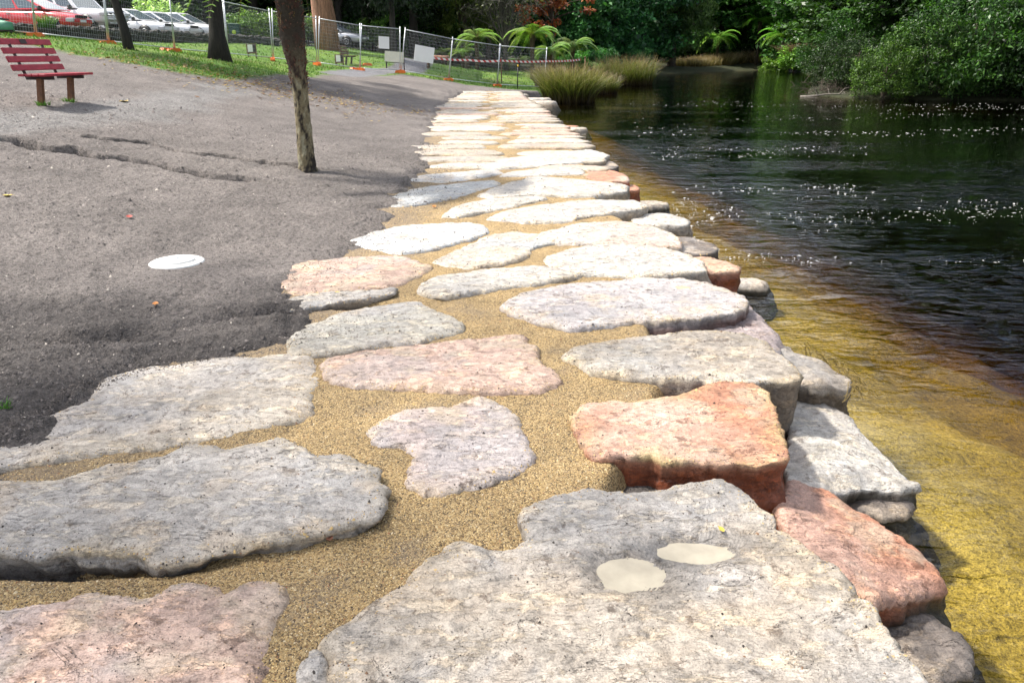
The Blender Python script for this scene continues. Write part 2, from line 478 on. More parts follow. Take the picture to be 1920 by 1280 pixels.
M_DARKFRAME = plain('dark_steel', (0.035, 0.02, 0.018), 0.6, 0, 0.4, 9)
M_BASALT = plain('dark_wall_rock', (0.055, 0.052, 0.046), 0.9, 0, 0.6, 7, 0.5)
M_LID = plain('pale_plastic_lid', (0.72, 0.72, 0.69), 0.5, 0, 0.12, 10)
M_YELLOW = plain('yellow_plastic', (0.75, 0.48, 0.03), 0.5)
M_BINGREEN = plain('green_bin_plastic', (0.01, 0.055, 0.045), 0.5)
M_GREENCANVAS = plain('green_painted_hull', (0.10, 0.32, 0.20), 0.45, 0, 0.3, 4)

# ------------------------------------------------------------------ lie of the land
WZ = -0.50
EDGE = [(1980, 1560), (1900, 1440), (1745, 1285), (1650, 1165), (1560, 1050), (1475, 960), (1478, 850), (1490, 712), (1460, 650), (1395, 570), (1345, 500),
        (1290, 435), (1195, 388), (1170, 348), (1135, 292), (1098, 262), (1068, 240), (1045, 222), (1028, 205), (1000, 190), (985, 180), (975, 171)]
EDGE_W = [tuple(onz(x, y)[:2]) for x, y in EDGE]
LEFT = [(-900, 1560), (-330, 1060), (-90, 880), (40, 800), (185, 715), (520, 650), (555, 612), (520, 570), (530, 520), (668, 452), (722, 378), (765, 338),
        (785, 300), (790, 265), (796, 240), (808, 210), (835, 188), (862, 172)]
LEFT_W = [(onz(x, y)[0] + 0.24, onz(x, y)[1]) for x, y in LEFT]
PATH_POLY = [(1.5, -5.0)] + EDGE_W + LEFT_W[::-1] + [(-2.2, -5.0)]
def S(px, py): return tuple(onz(px, py, WZ)[:2])
LAKE = [(1.5, -16)] + EDGE_W + [S(1008, 180), S(1045, 172), S(1120, 165), S(1225, 141), S(1300, 137), S(1420, 132), S(1496, 131),
        S(1530, 148), S(1515, 178), S(1600, 184), S(1750, 188), S(1930, 190), (34, 34), (40, 18), (46, -16)]

CTRL = []
def cz(px, py, z): p = onz(px, py, z); CTRL.append(tuple(p))
def cy(px, py, Y): CTRL.append(tuple(aty(px, py, Y)))
for x, y in LEFT_W: CTRL.append((x, y, 0.02))
for x, y in EDGE_W: CTRL.append((x, y, 0.0))
for a in ((0, 640, .08), (-300, 760, .12), (330, 490, .08), (0, 420, .26), (577, 320, .12), (620, 250, .18), (700, 210, .22), (400, 400, .12)): cz(*a)
for a in ((105, 195, 12.6), (-80, 210, 11), (300, 130, 20), (100, 95, 20.5), (430, 150, 21), (415, 113, 27), (240, 93, 24), (68, 69, 25.5), (204, 83, 27.5), (328, 98, 30),
          (512, 113, 37), (595, 122, 39), (675, 133, 39.5), (751, 136, 41.5), (841, 151, 42.4), (932, 162, 43.3), (1021, 167, 44.3),
          (30, 68, 32), (200, 76, 35.5), (350, 80, 39.5), (500, 86, 43), (100, 65, 36), (180, 67, 39), (297, 77, 43), (345, 79, 45.5), (390, 79, 48),
          (605, 92, 48), (655, 121, 44), (735, 108, 47), (660, 92, 56), (880, 134, 55), (997, 135, 53), (1075, 135, 55), (600, 148, 30), (740, 160, 30), (820, 158, 36)): cy(*a)
CTRL += [(-60, 60, 4.2), (-30, 75, 3.6), (0, 90, 1.0), (30, 125, 0.6), (20, 110, 0.1), (60, 110, 1.5), (-45, 25, 3.4), (-25, 8, 1.9), (-18, -2, 1.2), (-7, -1, 0.35), (-3.5, -4, 0.08), (0, -4, 0),
         (30, 60, 0.6), (20, 46, 0.2), (45, 45, 1.5), (60, 10, 1.5), (0, 200, 6), (-150, 150, 9), (150, 150, 9), (-150, 0, 6), (150, 0, 6), (12, 70, 0.0), (10, 62, -0.2)]
CT = np.array(CTRL)
def _tps(r2): return np.where(r2 > 1e-9, r2 * np.log(np.maximum(r2, 1e-9)) * 0.5, 0.0)
_n = len(CT)
_K = _tps(((CT[:, None, :2] - CT[None, :, :2]) ** 2).sum(-1)) + np.eye(_n) * 0.8
_P = np.c_[np.ones(_n), CT[:, :2]]
_A = np.block([[_K, _P], [_P.T, np.zeros((3, 3))]])
_W = np.linalg.solve(_A, np.r_[CT[:, 2], np.zeros(3)])
def land0(x, y):
    x = np.asarray(x, float); y = np.asarray(y, float)
    r = _W[_n] + _W[_n + 1] * x + _W[_n + 2] * y
    for i in range(_n):
        r = r + _W[i] * _tps((x - CT[i, 0]) ** 2 + (y - CT[i, 1]) ** 2)
    return np.clip(r, -0.6, 14)
def hit(px, py):
    r = ray(px, py)
    t = np.geomspace(1.2, 140, 1400) / r[1]
    z = CAMH + r[2] * t; h = np.maximum(land0(r[0] * t, r[1] * t), WZ)
    k = np.argmax(z < h)
    if z[k] >= h[k]: k = len(t) - 1
    f = 0.5
    if k > 0:
        a = z[k - 1] - h[k - 1]; b = h[k] - z[k]; f = a / (a + b + 1e-9); tt = t[k - 1] + (t[k] - t[k - 1]) * f
    else: tt = t[0]
    return np.array((r[0] * tt, r[1] * tt, CAMH + r[2] * tt))
def hitx(pts): return [tuple(hit(*p)[:2]) for p in pts]

CRACK_A = hitx([(-40, 262), (30, 266), (75, 279), (130, 286), (175, 296), (230, 302), (300, 311), (355, 322), (400, 330), (455, 338)])
CRACK_B = hitx([(165, 260), (230, 268), (270, 272), (330, 285), (400, 295), (460, 305), (560, 317)])
RUT_1 = hitx([(-60, 650), (0, 643), (150, 637), (270, 625), (350, 612), (430, 600), (535, 588)])
RUT_2 = hitx([(-60, 668), (0, 660), (150, 650), (270, 640), (380, 622), (470, 610)])
TRACK = hitx([(-60, 245), (60, 232), (200, 216), (330, 190), (430, 168)])
GRASS_EDGE = hitx([(-60, 74), (0, 78), (60, 87), (120, 97), (200, 112), (290, 128), (370, 142), (430, 150), (470, 147), (520, 139), (600, 141), (680, 143)])
APATH = hitx([(640, 140), (700, 133), (760, 131), (830, 118)])
CARPARK = [tuple(aty(x, y, Y)[:2]) for x, y, Y in ((-140, 60, 32.5), (30, 68, 33.2), (200, 76, 36.5), (350, 80, 40.5), (430, 82, 43), (700, 90, 54), (720, 90, 60), (400, 80, 54), (-200, 70, 48))]
LAWN = GRASS_EDGE + hitx([(755, 140), (840, 153), (930, 165), (1010, 171)]) + [(3.5, 48), (6, 58), (4, 64), (-8, 62), (-22, 60), (-45, 48), (-40, 24)]

MAN = hit(332, 492)
def ground(x, y, detail=True):
    h = land0(x, y)
    dp = sdpoly(x, y, PATH_POLY)
    dl = sdpoly(x, y, LAKE)
    soil = sstep(0.16, -0.30, dp + (0.24 + 0.022 * np.clip(y - 5, 0, 25)) * fbm2(x, y, 3.0, 5, 5, .6) * np.where(y > 12, fbm2(x, y, .5, 2, 7) * .3 + 1, 1))
    grass = sstep(-0.25, 0.25, sdpoly(x, y, LAWN) + 0.5 * fbm2(x, y, 1.3, 4, 9))
    if detail:
        near = sstep(22, 12, y)
        h = h + soil * (0.022 * fbm2(x, y, 1.7, 3, 2) + 0.016 * fbm2(x, y, 7, 3, 3) * near + 0.014 * fbm2(x, y, 24, 3, 4, .6) * near)
        # soil heaped over the tips of the slabs
        h = h + soil * 0.016 * np.exp(-np.maximum(-dp, 0) / 0.35) * sstep(18, 8, y)
        for ln, dep, w, lift in ((CRACK_A, 0.45, 0.048, 0.075), (CRACK_B, 0.28, 0.036, 0.035)):
            sl_ = (np.abs(x + 6) < 5.5) & (y > 5) & (y < 18)
            if sl_.any():
                xs, ys = x[sl_], y[sl_]
                d = dline(xs + 0.05 * fbm2(xs, ys, 4, 3, 21), ys + 0.12 * fbm2(xs, ys, 3, 3, 22), ln)
                var = np.clip(0.75 + 0.9 * fbm2(xs, ys, 1.1, 3, 23), 0.05, 1.3)
                yl = np.interp(xs, [p[0] for p in ln], [p[1] for p in ln])
                far = sstep(0.0, 0.035, ys - yl + 0.12 * fbm2(xs, ys, 3, 3, 22))
                h[sl_] += -dep * var * np.exp(-(d / w) ** 2) + lift * var * far * np.exp(-d / 0.8)
        for ln, dep in ((RUT_1, 0.12), (RUT_2, 0.07)):
            sl_ = (x > -6) & (x < 0.5) & (y > 2) & (y < 9)
            if sl_.any():
                xs, ys = x[sl_], y[sl_]
                d = dline(xs, ys + 0.05 * fbm2(xs, ys, 4, 3, 31), ln)
                h[sl_] += (-dep * np.exp(-(d / 0.05) ** 2) + 0.045 * np.exp(-((d - 0.13) / 0.07) ** 2)) * np.clip(0.7 + 0.8 * fbm2(xs, ys, 2.5, 3, 33), 0, 1.4)
    wm = sstep(0.60, 0.28, np.hypot(x - MAN[0], y - MAN[1])); h = h * (1 - wm) + (MAN[2] + 0.004 * fbm2(x, y, 20, 2, 91)) * wm
    h = np.where(dp > 0, np.minimum(h, 0.02), h)
    h = h - 0.11 * (1 - soil)
    dw = dl + 0.55 * fbm2(x, y, 0.7, 4, 13)
    bed = WZ - 0.10 - np.minimum(np.maximum(dw, 0) * 0.16 + np.maximum(dw - 1.5, 0) * 0.22, 2.2) + 0.06 * fbm2(x, y, 1.2, 4, 12)
    sh = 0.08 + 0.40 * sstep(9, 6, y)
    k = sstep(-0.02, 0.30, dl + np.where(y < 34, sh, 0))
    far_shore = sstep(37, 41, y)
    h = np.where(dl < 0.5, np.where(((y > 45) | ((y > 30) & (x > 3.0))) & (x > -2), np.clip(h, WZ + 0.02 + np.maximum(-dl, 0) * 0.05, WZ + 0.05 + np.maximum(-dl, 0) * 0.14), h), h)
    h = h * (1 - k) + bed * k
    return h, soil, grass, dl, dp

def build_ground():
    ys = np.r_[np.linspace(-16, 0.6, 24)[:-1], np.geomspace(0.6, 7.2, 300)[:-1], np.linspace(7.2, 13.2, 210)[:-1], np.geomspace(13.2, 60, 150)[:-1], np.geomspace(60, 420, 46)]
    us = np.r_[np.linspace(-2.6, -0.56, 70)[:-1], np.linspace(-0.56, 0.24, 400)[:-1], np.linspace(0.24, 0.75, 110)[:-1], np.linspace(0.75, 2.6, 40)]
    Y, U = np.meshgrid(ys, us, indexing='ij')
    X = U * (np.maximum(Y, 0) + 4.2)
    x, y = X.ravel(), Y.ravel()
    h, soil, grass, dl, dp = ground(x, y)
    col = np.zeros((len(x), 3))
    t = fbm2(x, y, 0.55, 4, 41)[:, None]; t2 = fbm2(x, y, 3.0, 4, 42)[:, None]
    c_soil = np.array((0.180, 0.160, 0.147)) * (1 + 0.22 * t + 0.18 * t2)
    dt = dline(x, y, TRACK)
    pale = (sstep(0.9, 0.25, dt + 0.4 * fbm2(x, y, 1.0, 3, 43)))[:, None]
    c_soil = c_soil * (1 - pale) + np.array((0.215, 0.205, 0.195)) * (1 + 0.12 * t2) * pale
    # wet darker earth beside the near slabs
    wet = (sstep(0.9, 0.0, dline(x, y, RUT_1) - 0.35 + 0.5 * fbm2(x, y, 1.4, 3, 47)) * sstep(9, 5, y))[:, None]
    c_soil = c_soil * (1 - 0.42 * wet)
    damp = sstep(0.5, 0.0, -dp - 0.15 + 0.4 * fbm2(x, y, 1.8, 3, 48))[:, None] * sstep(5.2, 4.2, y)[:, None]
    c_soil = c_soil * (1 - 0.35 * damp)
    g2 = sstep(-0.2, 0.5, fbm2(x, y, 0.35, 4, 44))[:, None]
    c_grass = np.array((0.095, 0.19, 0.026)) * (1 - g2) + np.array((0.145, 0.24, 0.036)) * g2
    c_grass = c_grass * (1 + 0.25 * t2)
    dry = sstep(0.15, 0.5, fbm2(x, y, 0.8, 4, 45))[:, None] * 0.4
    c_grass = c_grass * (1 - dry) + np.array((0.20, 0.17, 0.07)) * dry
    ap = (sstep(1.1, 0.7, dline(x, y, APATH) + 0.25 * fbm2(x, y, 1.2, 3, 46)) * (y > 28))[:, None]
    g = grass[:, None] * (1 - ap)
    col = c_soil * (1 - g) + c_grass * g
    col = col * (1 - ap) + np.array((0.19, 0.19, 0.20)) * ap
    # dark earth and leaf litter under the wood
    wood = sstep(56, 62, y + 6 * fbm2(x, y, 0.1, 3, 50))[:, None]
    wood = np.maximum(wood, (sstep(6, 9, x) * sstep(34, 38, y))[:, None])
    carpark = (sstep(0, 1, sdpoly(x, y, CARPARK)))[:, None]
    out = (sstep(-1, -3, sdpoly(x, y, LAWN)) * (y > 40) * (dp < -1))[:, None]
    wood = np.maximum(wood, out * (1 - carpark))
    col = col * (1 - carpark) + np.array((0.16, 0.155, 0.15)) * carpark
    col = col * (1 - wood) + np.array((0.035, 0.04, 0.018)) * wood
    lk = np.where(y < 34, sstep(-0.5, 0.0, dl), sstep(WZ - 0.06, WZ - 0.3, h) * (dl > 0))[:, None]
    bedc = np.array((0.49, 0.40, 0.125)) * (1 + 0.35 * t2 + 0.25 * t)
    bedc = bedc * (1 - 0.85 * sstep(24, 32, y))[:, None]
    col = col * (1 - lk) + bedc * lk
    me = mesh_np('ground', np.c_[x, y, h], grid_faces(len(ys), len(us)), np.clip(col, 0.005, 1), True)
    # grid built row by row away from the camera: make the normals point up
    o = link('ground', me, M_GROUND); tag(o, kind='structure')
    return o
G = build_ground()

def gz(x, y):
    return float(ground(np.array([float(x)]), np.array([float(y)]), False)[0][0])
def gzs(x, y): return ground(np.asarray(x, float), np.asarray(y, float), True)[0]

# ------------------------------------------------------------------ water
def build_water():
    mb = MB()
    mb.box((34, 56, (WZ - 4) / 2), (80, 150, WZ + 4 + 0.0))
    for i, v in enumerate(mb.v): pass
    zmid = (WZ - 4.5) / 2
    mb = MB().box((33.5, 56, zmid), (81, 150, WZ + 4.5))
    o = mb.build('water', M_WATER); tag(o, kind='structure')
build_water()

# ------------------------------------------------------------------ the path: gravel bed and slabs
def path_bed():
    def resample(pl, n):
        p = np.array(pl); d = np.r_[0, np.cumsum(np.hypot(*np.diff(p, axis=0).T))]
        return p, d
    yy = np.r_[np.linspace(-5, 0.6, 12)[:-1], np.geomspace(0.6, 36.5, 460)]
    le = np.array(sorted([(-2.2, -5.0)] + LEFT_W, key=lambda q: q[1])); re = np.array(sorted([(1.5, -5.0)] + EDGE_W, key=lambda q: q[1]))
    xl = np.interp(yy, le[:, 1], le[:, 0]) - 0.45; xr = np.interp(yy, re[:, 1], re[:, 0]) - inset(yy)
    t = np.linspace(0, 1, 150)
    X = xl[:, None] + (xr - xl)[:, None] * t[None, :]; Y = np.repeat(yy[:, None], 150, 1)
    x, y = X.ravel(), Y.ravel()
    z = bedz(x, y)
    e = np.tile(t, len(yy)); z = z - 0.30 * sstep(0.93, 1.0, e)
    xln = np.repeat(np.interp(yy, le[:, 1], le[:, 0])[:, None], 150, 1).ravel()
    k = sstep(0.75, 0.0, (x - xln) + 0.55 * fbm2(x, y, 2.6, 5, 66, .6)); k = np.maximum(k, 0.7 * sstep(.25, .6, fbm2(x, y, 3.1, 4, 67)))
    return mesh_np('path', np.c_[x, y, z], grid_faces(len(yy), 150), np.repeat(k[:, None], 3, 1), True)
def inset(y): return 0.22 + 0.30 * sstep(8.0, 5.0, y) + 0.07 * fbm2(y, y * 0, 2.2, 2, 64)
HOLLOWS = [(*onz(150, 1048)[:2], .36, .05, .10), (*onz(60, 1050)[:2], .2, .06, .08), (*onz(640, 570)[:2], .32, .07, .07), (*onz(1300, 905)[:2], .25, .10, .12)]
def bedz(x, y):
    hol = 0
    for (hx, hy, rx, ry, dz) in HOLLOWS: hol = hol - dz * np.exp(-((x - hx) / rx) ** 2 - ((y - hy) / ry) ** 2)
    return hol - 0.006 + 0.014 * fbm2(x, y, 2.2, 3, 61) + 0.008 * fbm2(x, y, 9, 3, 62) + 0.004 * fbm2(x, y, 40, 2, 63)
PATH = link('path', path_bed(), M_GRAVEL); tag(PATH, kind='structure')

_re = np.array(sorted(EDGE_W, key=lambda q: q[1]))
def bed_right(y): return np.interp(y, _re[:, 1], _re[:, 0]) - inset(np.asarray(y, float))
COLS = dict(grey=(0.365, 0.320, 0.265), blue=(0.355, 0.330, 0.300), pink=(0.46, 0.325, 0.262), pale=(0.47, 0.415, 0.345), white=(0.45, 0.418, 0.37), red=(0.43, 0.205, 0.125), purple=(0.33, 0.275, 0.262),
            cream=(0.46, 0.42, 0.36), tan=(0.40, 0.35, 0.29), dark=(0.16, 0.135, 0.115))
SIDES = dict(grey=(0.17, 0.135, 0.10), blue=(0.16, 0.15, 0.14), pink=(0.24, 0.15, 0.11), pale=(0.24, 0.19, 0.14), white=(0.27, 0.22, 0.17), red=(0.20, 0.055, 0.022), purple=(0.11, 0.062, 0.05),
             cream=(0.22, 0.15, 0.09), tan=(0.2, 0.14, 0.09), dark=(0.06, 0.04, 0.03))  # rust and brown faces, darker than the tops: shade put into the colour
STONE_POLYS = []; STONE_BVH = []
def stone(pts, z=0.015, thick=0.25, col='grey', seed=0, tilt=(0, 0), rough=1.0, batter=0.06, name='paving_stone', label=None, parent=PATH, cat=None, group=None,
          N=None, K=None, rnd=0.012, lap=1.0, chip=1.0, dips=(), world=False, second=None, sec_amt=0.5, dust=0.0):
    w = np.array([p[:2] for p in pts]) if world else np.array([onz(px, py, z)[:2] for px, py in pts])
    per = np.hypot(*(np.roll(w, -1, 0) - w).T).sum()
    dist = max(1.2, np.hypot(*w.mean(0)))
    cell = max(0.006, dist * 0.0032)
    N = N or int(np.clip(per / cell, 48, 420))
    # corner-cut once, then resample evenly
    q = w
    for _ in range(2):
        q = np.stack([q * 0.88 + np.roll(q, -1, 0) * 0.12, q * 0.12 + np.roll(q, -1, 0) * 0.88], 1).reshape(-1, 2)
    qq = np.vstack([q, q[:1]]); d = np.r_[0, np.cumsum(np.hypot(*np.diff(qq, axis=0).T))]
    s = np.linspace(0, d[-1], N, endpoint=False)
    o = np.c_[np.interp(s, d, qq[:, 0]), np.interp(s, d, qq[:, 1])]
    A = 0.5 * np.sum(o[:, 0] * np.roll(o[:, 1], -1) - np.roll(o[:, 0], -1) * o[:, 1])
    if A < 0: o = o[::-1]; A = -A
    cr = o[:, 0] * np.roll(o[:, 1], -1) - np.roll(o[:, 0], -1) * o[:, 1]
    c = ((o + np.roll(o, -1, 0)) * cr[:, None]).sum(0) / (6 * A)
    size = math.sqrt(A)
    p3 = np.c_[o, np.full(N, seed * 7.7)]
    rad = (o - c); rl = np.hypot(*rad.T)[:, None]; rdir = rad / np.maximum(rl, 1e-6)
    if lap and not world: o = o + rdir * (0.012 + 0.026 * float(sstep(3.0, 5.0, np.array(dist))))
    jag = 0.045 * size * fbm(p3 * 5 / max(size, 0.2), 4, seed, .6) + 0.018 * fbm(p3 * 22, 4, seed + 1, .7)
    o = o + rdir * jag[:, None]
    rl = np.hypot(*(o - c).T)
    K = K or int(np.clip(size * 0.55 / cell, 8, 64))
    t = np.linspace(0, 1, K + 1)[1:] ** 0.85
    X = c[0] + (o[:, 0] - c[0])[None] * t[:, None]; Y = c[1] + (o[:, 1] - c[1])[None] * t[:, None]
    edge = (1 - t[:, None]) * rl[None]
    chips = []
    if chip:
        g = np.random.default_rng(seed + 900)
        for ci in g.integers(0, N, int(np.clip(per * 5, 6, 26))):
            d_ = c - o[ci]; tn = o[(ci + 3) % N] - o[ci - 3]; nn = np.array((-tn[1], tn[0])); nn = nn / (np.hypot(*nn) + 1e-9)
            if nn @ d_ < 0: nn = -nn
            an_ = g.normal(0, .5); nn = np.array((nn[0] * math.cos(an_) - nn[1] * math.sin(an_), nn[0] * math.sin(an_) + nn[1] * math.cos(an_)))
            chips.append((o[ci], nn, -g.uniform(.004, .026) * chip, math.tan(R(g.uniform(14, 46)))))
    def top(X, Y, edge):
        P = np.stack([X, Y, np.full_like(X, seed * 3.1)], -1)
        sl_ = np.stack([X * 2.0 + 0.5 * Y, Y * 4.2, np.full_like(X, seed * 1.7)], -1)
        f = fbm(sl_, 4, seed + 5)
        ter = np.round(f * 4 + 0.35 * fbm(P * 9, 3, seed + 6)) / 4
        f2 = fbm(P * 13, 4, seed + 7); f3 = fbm(P * 38, 3, seed + 8)
        ridg = 1 - np.abs(fbm(sl_ * 3.2, 3, seed + 9)) * 2
        zz = rough * (0.010 * fbm(P * 1.6, 2, seed + 4) + 0.017 * ter + 0.0030 * f2 + 0.0016 * f3 - 0.007 * np.clip(ridg - 0.6, 0, 1) * 2)
        e = np.clip(1 - edge / rnd, 0, 1)
        zz = zz - rnd * 0.8 * (1 - np.sqrt(np.maximum(0, 1 - e * e * 0.98)))
        for (q0, nn, z0, sl0) in chips:
            pl = z0 + sl0 * np.maximum((X - q0[0]) * nn[0] + (Y - q0[1]) * nn[1], 0) + 0.55 * sl0 * np.abs((X - q0[0]) * nn[1] - (Y - q0[1]) * nn[0]) + 0.002 * f2
            zz = np.minimum(zz, np.maximum(pl, -0.06 * chip))
        if lap:
            wl = sstep(0.10, -0.12, X - bed_right(Y)) * lap
            wl = wl * (1 + 0.9 * fbm(P * 6, 3, seed + 41))
            zz = zz - wl * (0.020 * np.exp(-edge / 0.016) + 0.008 * np.exp(-edge / 0.05))
        zz = zz + tilt[0] * (X - c[0]) + tilt[1] * (Y - c[1])
        for (dx, dy, rx, ry, dz) in dips:
            r2 = (((X - dx) / rx) ** 2 + ((Y - dy) / ry) ** 2) * (1 + 0.5 * fbm(P * 8, 3, seed + 51))
            zz = zz - dz * np.exp(-r2 * r2) + 0.3 * 0
        return z + zz, ter, f2
    Z, ter, f2 = top(X, Y, edge)
    zc, tc_, fc_ = top(np.array([c[0]]), np.array([c[1]]), np.array([size]))
    V = [np.array([[c[0], c[1], zc[0]]])]
    V.append(np.c_[X.ravel(), Y.ravel(), Z.ravel()])
    base = np.array(COLS[col] if isinstance(col, str) else col); side = np.array(SIDES[col] if isinstance(col, str) else second)
    P = np.stack([X, Y, np.full_like(X, seed * 5.3)], -1)
    b1 = fbm(P * 2.4, 4, seed + 11)[..., None]; b2 = fbm(P * 7, 5, seed + 12)[..., None]; b3 = fbm(P * 26, 3, seed + 13)[..., None]
    blue = np.array((0.29, 0.290, 0.292)); warm = np.array((0.47, 0.385, 0.29)); palec = np.array((0.60, 0.57, 0.51))
    cc = base * (1 + 0.25 * b1 + 0.40 * b3)
    k = sstep(0.0, 0.4, b1 + 0.6 * b2) * 0.45; cc = cc * (1 - k) + (blue if col not in ('red',) else base * 0.8) * k
    k = sstep(0.12, 0.5, -b1 * 0.6 + b2) * 0.55; cc = cc * (1 - k) + (warm if col != 'white' else palec) * k
    if second is not None and isinstance(col, str):
        k = sstep(-0.1, 0.35, fbm(P * 1.8 + 9, 4, seed + 15)[..., None]) * sec_amt; cc = cc * (1 - k) + np.array(second) * (1 + 0.3 * b3) * k
    if dust:
        k = (np.exp(-edge / 0.06) * np.clip(fbm(P * 5, 3, seed + 17) + 0.4, 0, 1))[..., None] * dust
        cc = cc * (1 - k) + np.array((0.44, 0.33, 0.16)) * k
    for (dx, dy, rx, ry, dz) in dips:
        r2 = ((X - dx) / (rx * 1.35)) ** 2 + ((Y - dy) / (ry * 1.4)) ** 2 + .5 * fbm(P * 7, 3, seed + 53)
        cc = cc * (1 - .42 * np.exp(-np.maximum(r2, 0) ** 2))[..., None]
    CCs = [base[None] * np.ones((1, 3)), cc.reshape(-1, 3)]
    # sides
    m = int(np.clip(thick / cell, 5, 34))
    zt = Z[-1]
    outn = o - c; outn = outn / np.hypot(*outn.T)[:, None]
    for i in range(1, m + 1):
        u = i / m
        dep = thick * u
        q3 = np.c_[o * 1.0, np.full(N, -dep)] + seed
        st = np.round(fbm(np.c_[q3[:, 0] * 2, q3[:, 1] * 2, q3[:, 2] * 9], 3, seed + 21) * 3) / 3
        off = rough * (0.030 * st + 0.045 * fbm(q3 * 5, 4, seed + 22)) * min(1, i / 3.0) * sstep(0, 0.15, np.array(thick)) + batter * dep - rnd * 0.2 * (1 - u)
        pos = o + outn * np.asarray(off)[:, None]
        V.append(np.c_[pos, zt - dep - 0.004])
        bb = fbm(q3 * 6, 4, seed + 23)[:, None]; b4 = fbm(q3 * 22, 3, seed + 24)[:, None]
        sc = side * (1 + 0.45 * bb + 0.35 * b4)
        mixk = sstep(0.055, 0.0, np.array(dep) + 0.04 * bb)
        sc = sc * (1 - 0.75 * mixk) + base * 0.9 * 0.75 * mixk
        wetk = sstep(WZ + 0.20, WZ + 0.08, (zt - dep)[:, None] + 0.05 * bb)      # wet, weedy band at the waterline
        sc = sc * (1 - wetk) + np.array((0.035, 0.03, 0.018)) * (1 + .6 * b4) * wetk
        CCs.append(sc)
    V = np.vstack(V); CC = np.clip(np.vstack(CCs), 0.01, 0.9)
    org = np.array([c[0], c[1], z - thick])
    tri = [(0, 1 + k2, 1 + (k2 + 1) % N) for k2 in range(N)]
    quads = grid_faces(K + m, N, True) + 1
    quads = quads[:, [0, 3, 2, 1]]
    quads = quads[:, ::-1] if False else quads
    tq = np.array([(a, b, c2, c2) for a, b, c2 in tri])
    me = bpy.data.meshes.new(name)
    faces = np.vstack([quads[:, [0, 1, 2]], quads[:, [0, 2, 3]], np.array(tri)])
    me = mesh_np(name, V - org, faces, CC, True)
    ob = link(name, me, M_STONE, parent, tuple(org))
    if parent is not None: ob.matrix_parent_inverse = Matrix.Identity(4)
    tag(ob, label, cat, group)
    STONE_POLYS.append((o, z)); STONE_BVH.append(BVHTree.FromPolygons([tuple(p) for p in V.tolist()], faces.tolist()))
    return ob

stone([(-140, 1170), (0, 1135), (110, 1112), (210, 1102), (250, 1120), (285, 1118), (330, 1090), (400, 1088), (430, 1110), (470, 1086), (512, 1086), (533, 1112), (518, 1185), (490, 1262), (505, 1340), (520, 1420), (-260, 1430)],
      0.02, 0.2, 'pink', 1, label='pinkish slab at the bottom left corner of the path', second=(0.36, 0.33, 0.33), sec_amt=0.6, dust=.5)
stone([(-130, 930), (-20, 902), (100, 890), (230, 866), (300, 850), (335, 832), (430, 828), (530, 822), (575, 842), (650, 850), (698, 872), (733, 915), (715, 962), (650, 986), (540, 1008), (440, 1026), (350, 1050), (285, 1050), (250, 1030), (150, 1022), (60, 1040), (15, 1030), (-130, 1040)],
      0.04, 0.25, 'blue', 2, lap=.5, batter=-.5, label='long blue-grey slab with a rounded right end and dark undercut front', second=(0.44, 0.40, 0.36), sec_amt=0.6, dust=.4)
stone([(-120, 890), (-40, 850), (30, 800), (90, 775), (165, 745), (185, 705), (290, 682), (400, 670), (500, 660), (582, 656), (585, 700), (578, 778), (490, 795), (370, 820), (250, 838), (120, 855), (0, 873), (-100, 905)],
      0.02, 0.22, 'pale', 3, label='pale buff slab with a square right end beside the dark soil', second=(0.36, 0.355, 0.36), sec_amt=0.5, dust=.3)
stone([(545, 660), (543, 632), (575, 605), (620, 590), (700, 573), (770, 562), (805, 570), (868, 602), (852, 616), (790, 632), (712, 640), (650, 652), (600, 660)],
      0.03, 0.2, 'blue', 4, label='grey-green slab pointed at its right end, mossy stain on top', second=(0.42, 0.40, 0.34), sec_amt=0.6, dust=.5)
stone([(610, 675), (640, 660), (740, 650), (860, 634), (940, 624), (985, 622), (988, 636), (1008, 650), (1012, 675), (1042, 692), (1042, 712), (1000, 726), (870, 724), (740, 720), (650, 716), (622, 702)],
      0.03, 0.2, 'pink', 5, label='oblong pink slab in the middle of the path', dust=.5)
stone([(660, 742), (690, 730), (755, 726), (765, 735), (740, 746), (690, 752)], -0.012, 0.1, 'pink', 6, label='small pink stone barely showing through the sand', dust=1)
stone([(694, 800), (715, 778), (770, 762), (850, 753), (900, 738), (945, 752), (978, 780), (988, 812), (1003, 858), (955, 886), (905, 906), (850, 918), (795, 920), (757, 902), (762, 876), (775, 850), (752, 832), (715, 832), (694, 818)],
      0.015, 0.18, (0.43, 0.36, 0.335), 7, label='mauve-pink stone with a notch in its left side', second=(0.24, 0.17, 0.14), dust=.7)
stone([(1068, 778), (1085, 756), (1200, 745), (1290, 735), (1340, 718), (1400, 712), (1435, 730), (1457, 770), (1472, 820), (1478, 858), (1400, 862), (1300, 860), (1230, 852), (1170, 848), (1110, 842), (1085, 812)],
      0.04, 0.75, 'red', 8, batter=0.05, rnd=0.02, lap=.5, chip=1.3, label='squared red sandstone block with a dark red front face', second=(0.50, 0.36, 0.29), sec_amt=.75, dust=1.0, rough=0.9)
pd1 = onz(1183, 1072, 0.02); pd2 = onz(1302, 1034, 0.02)
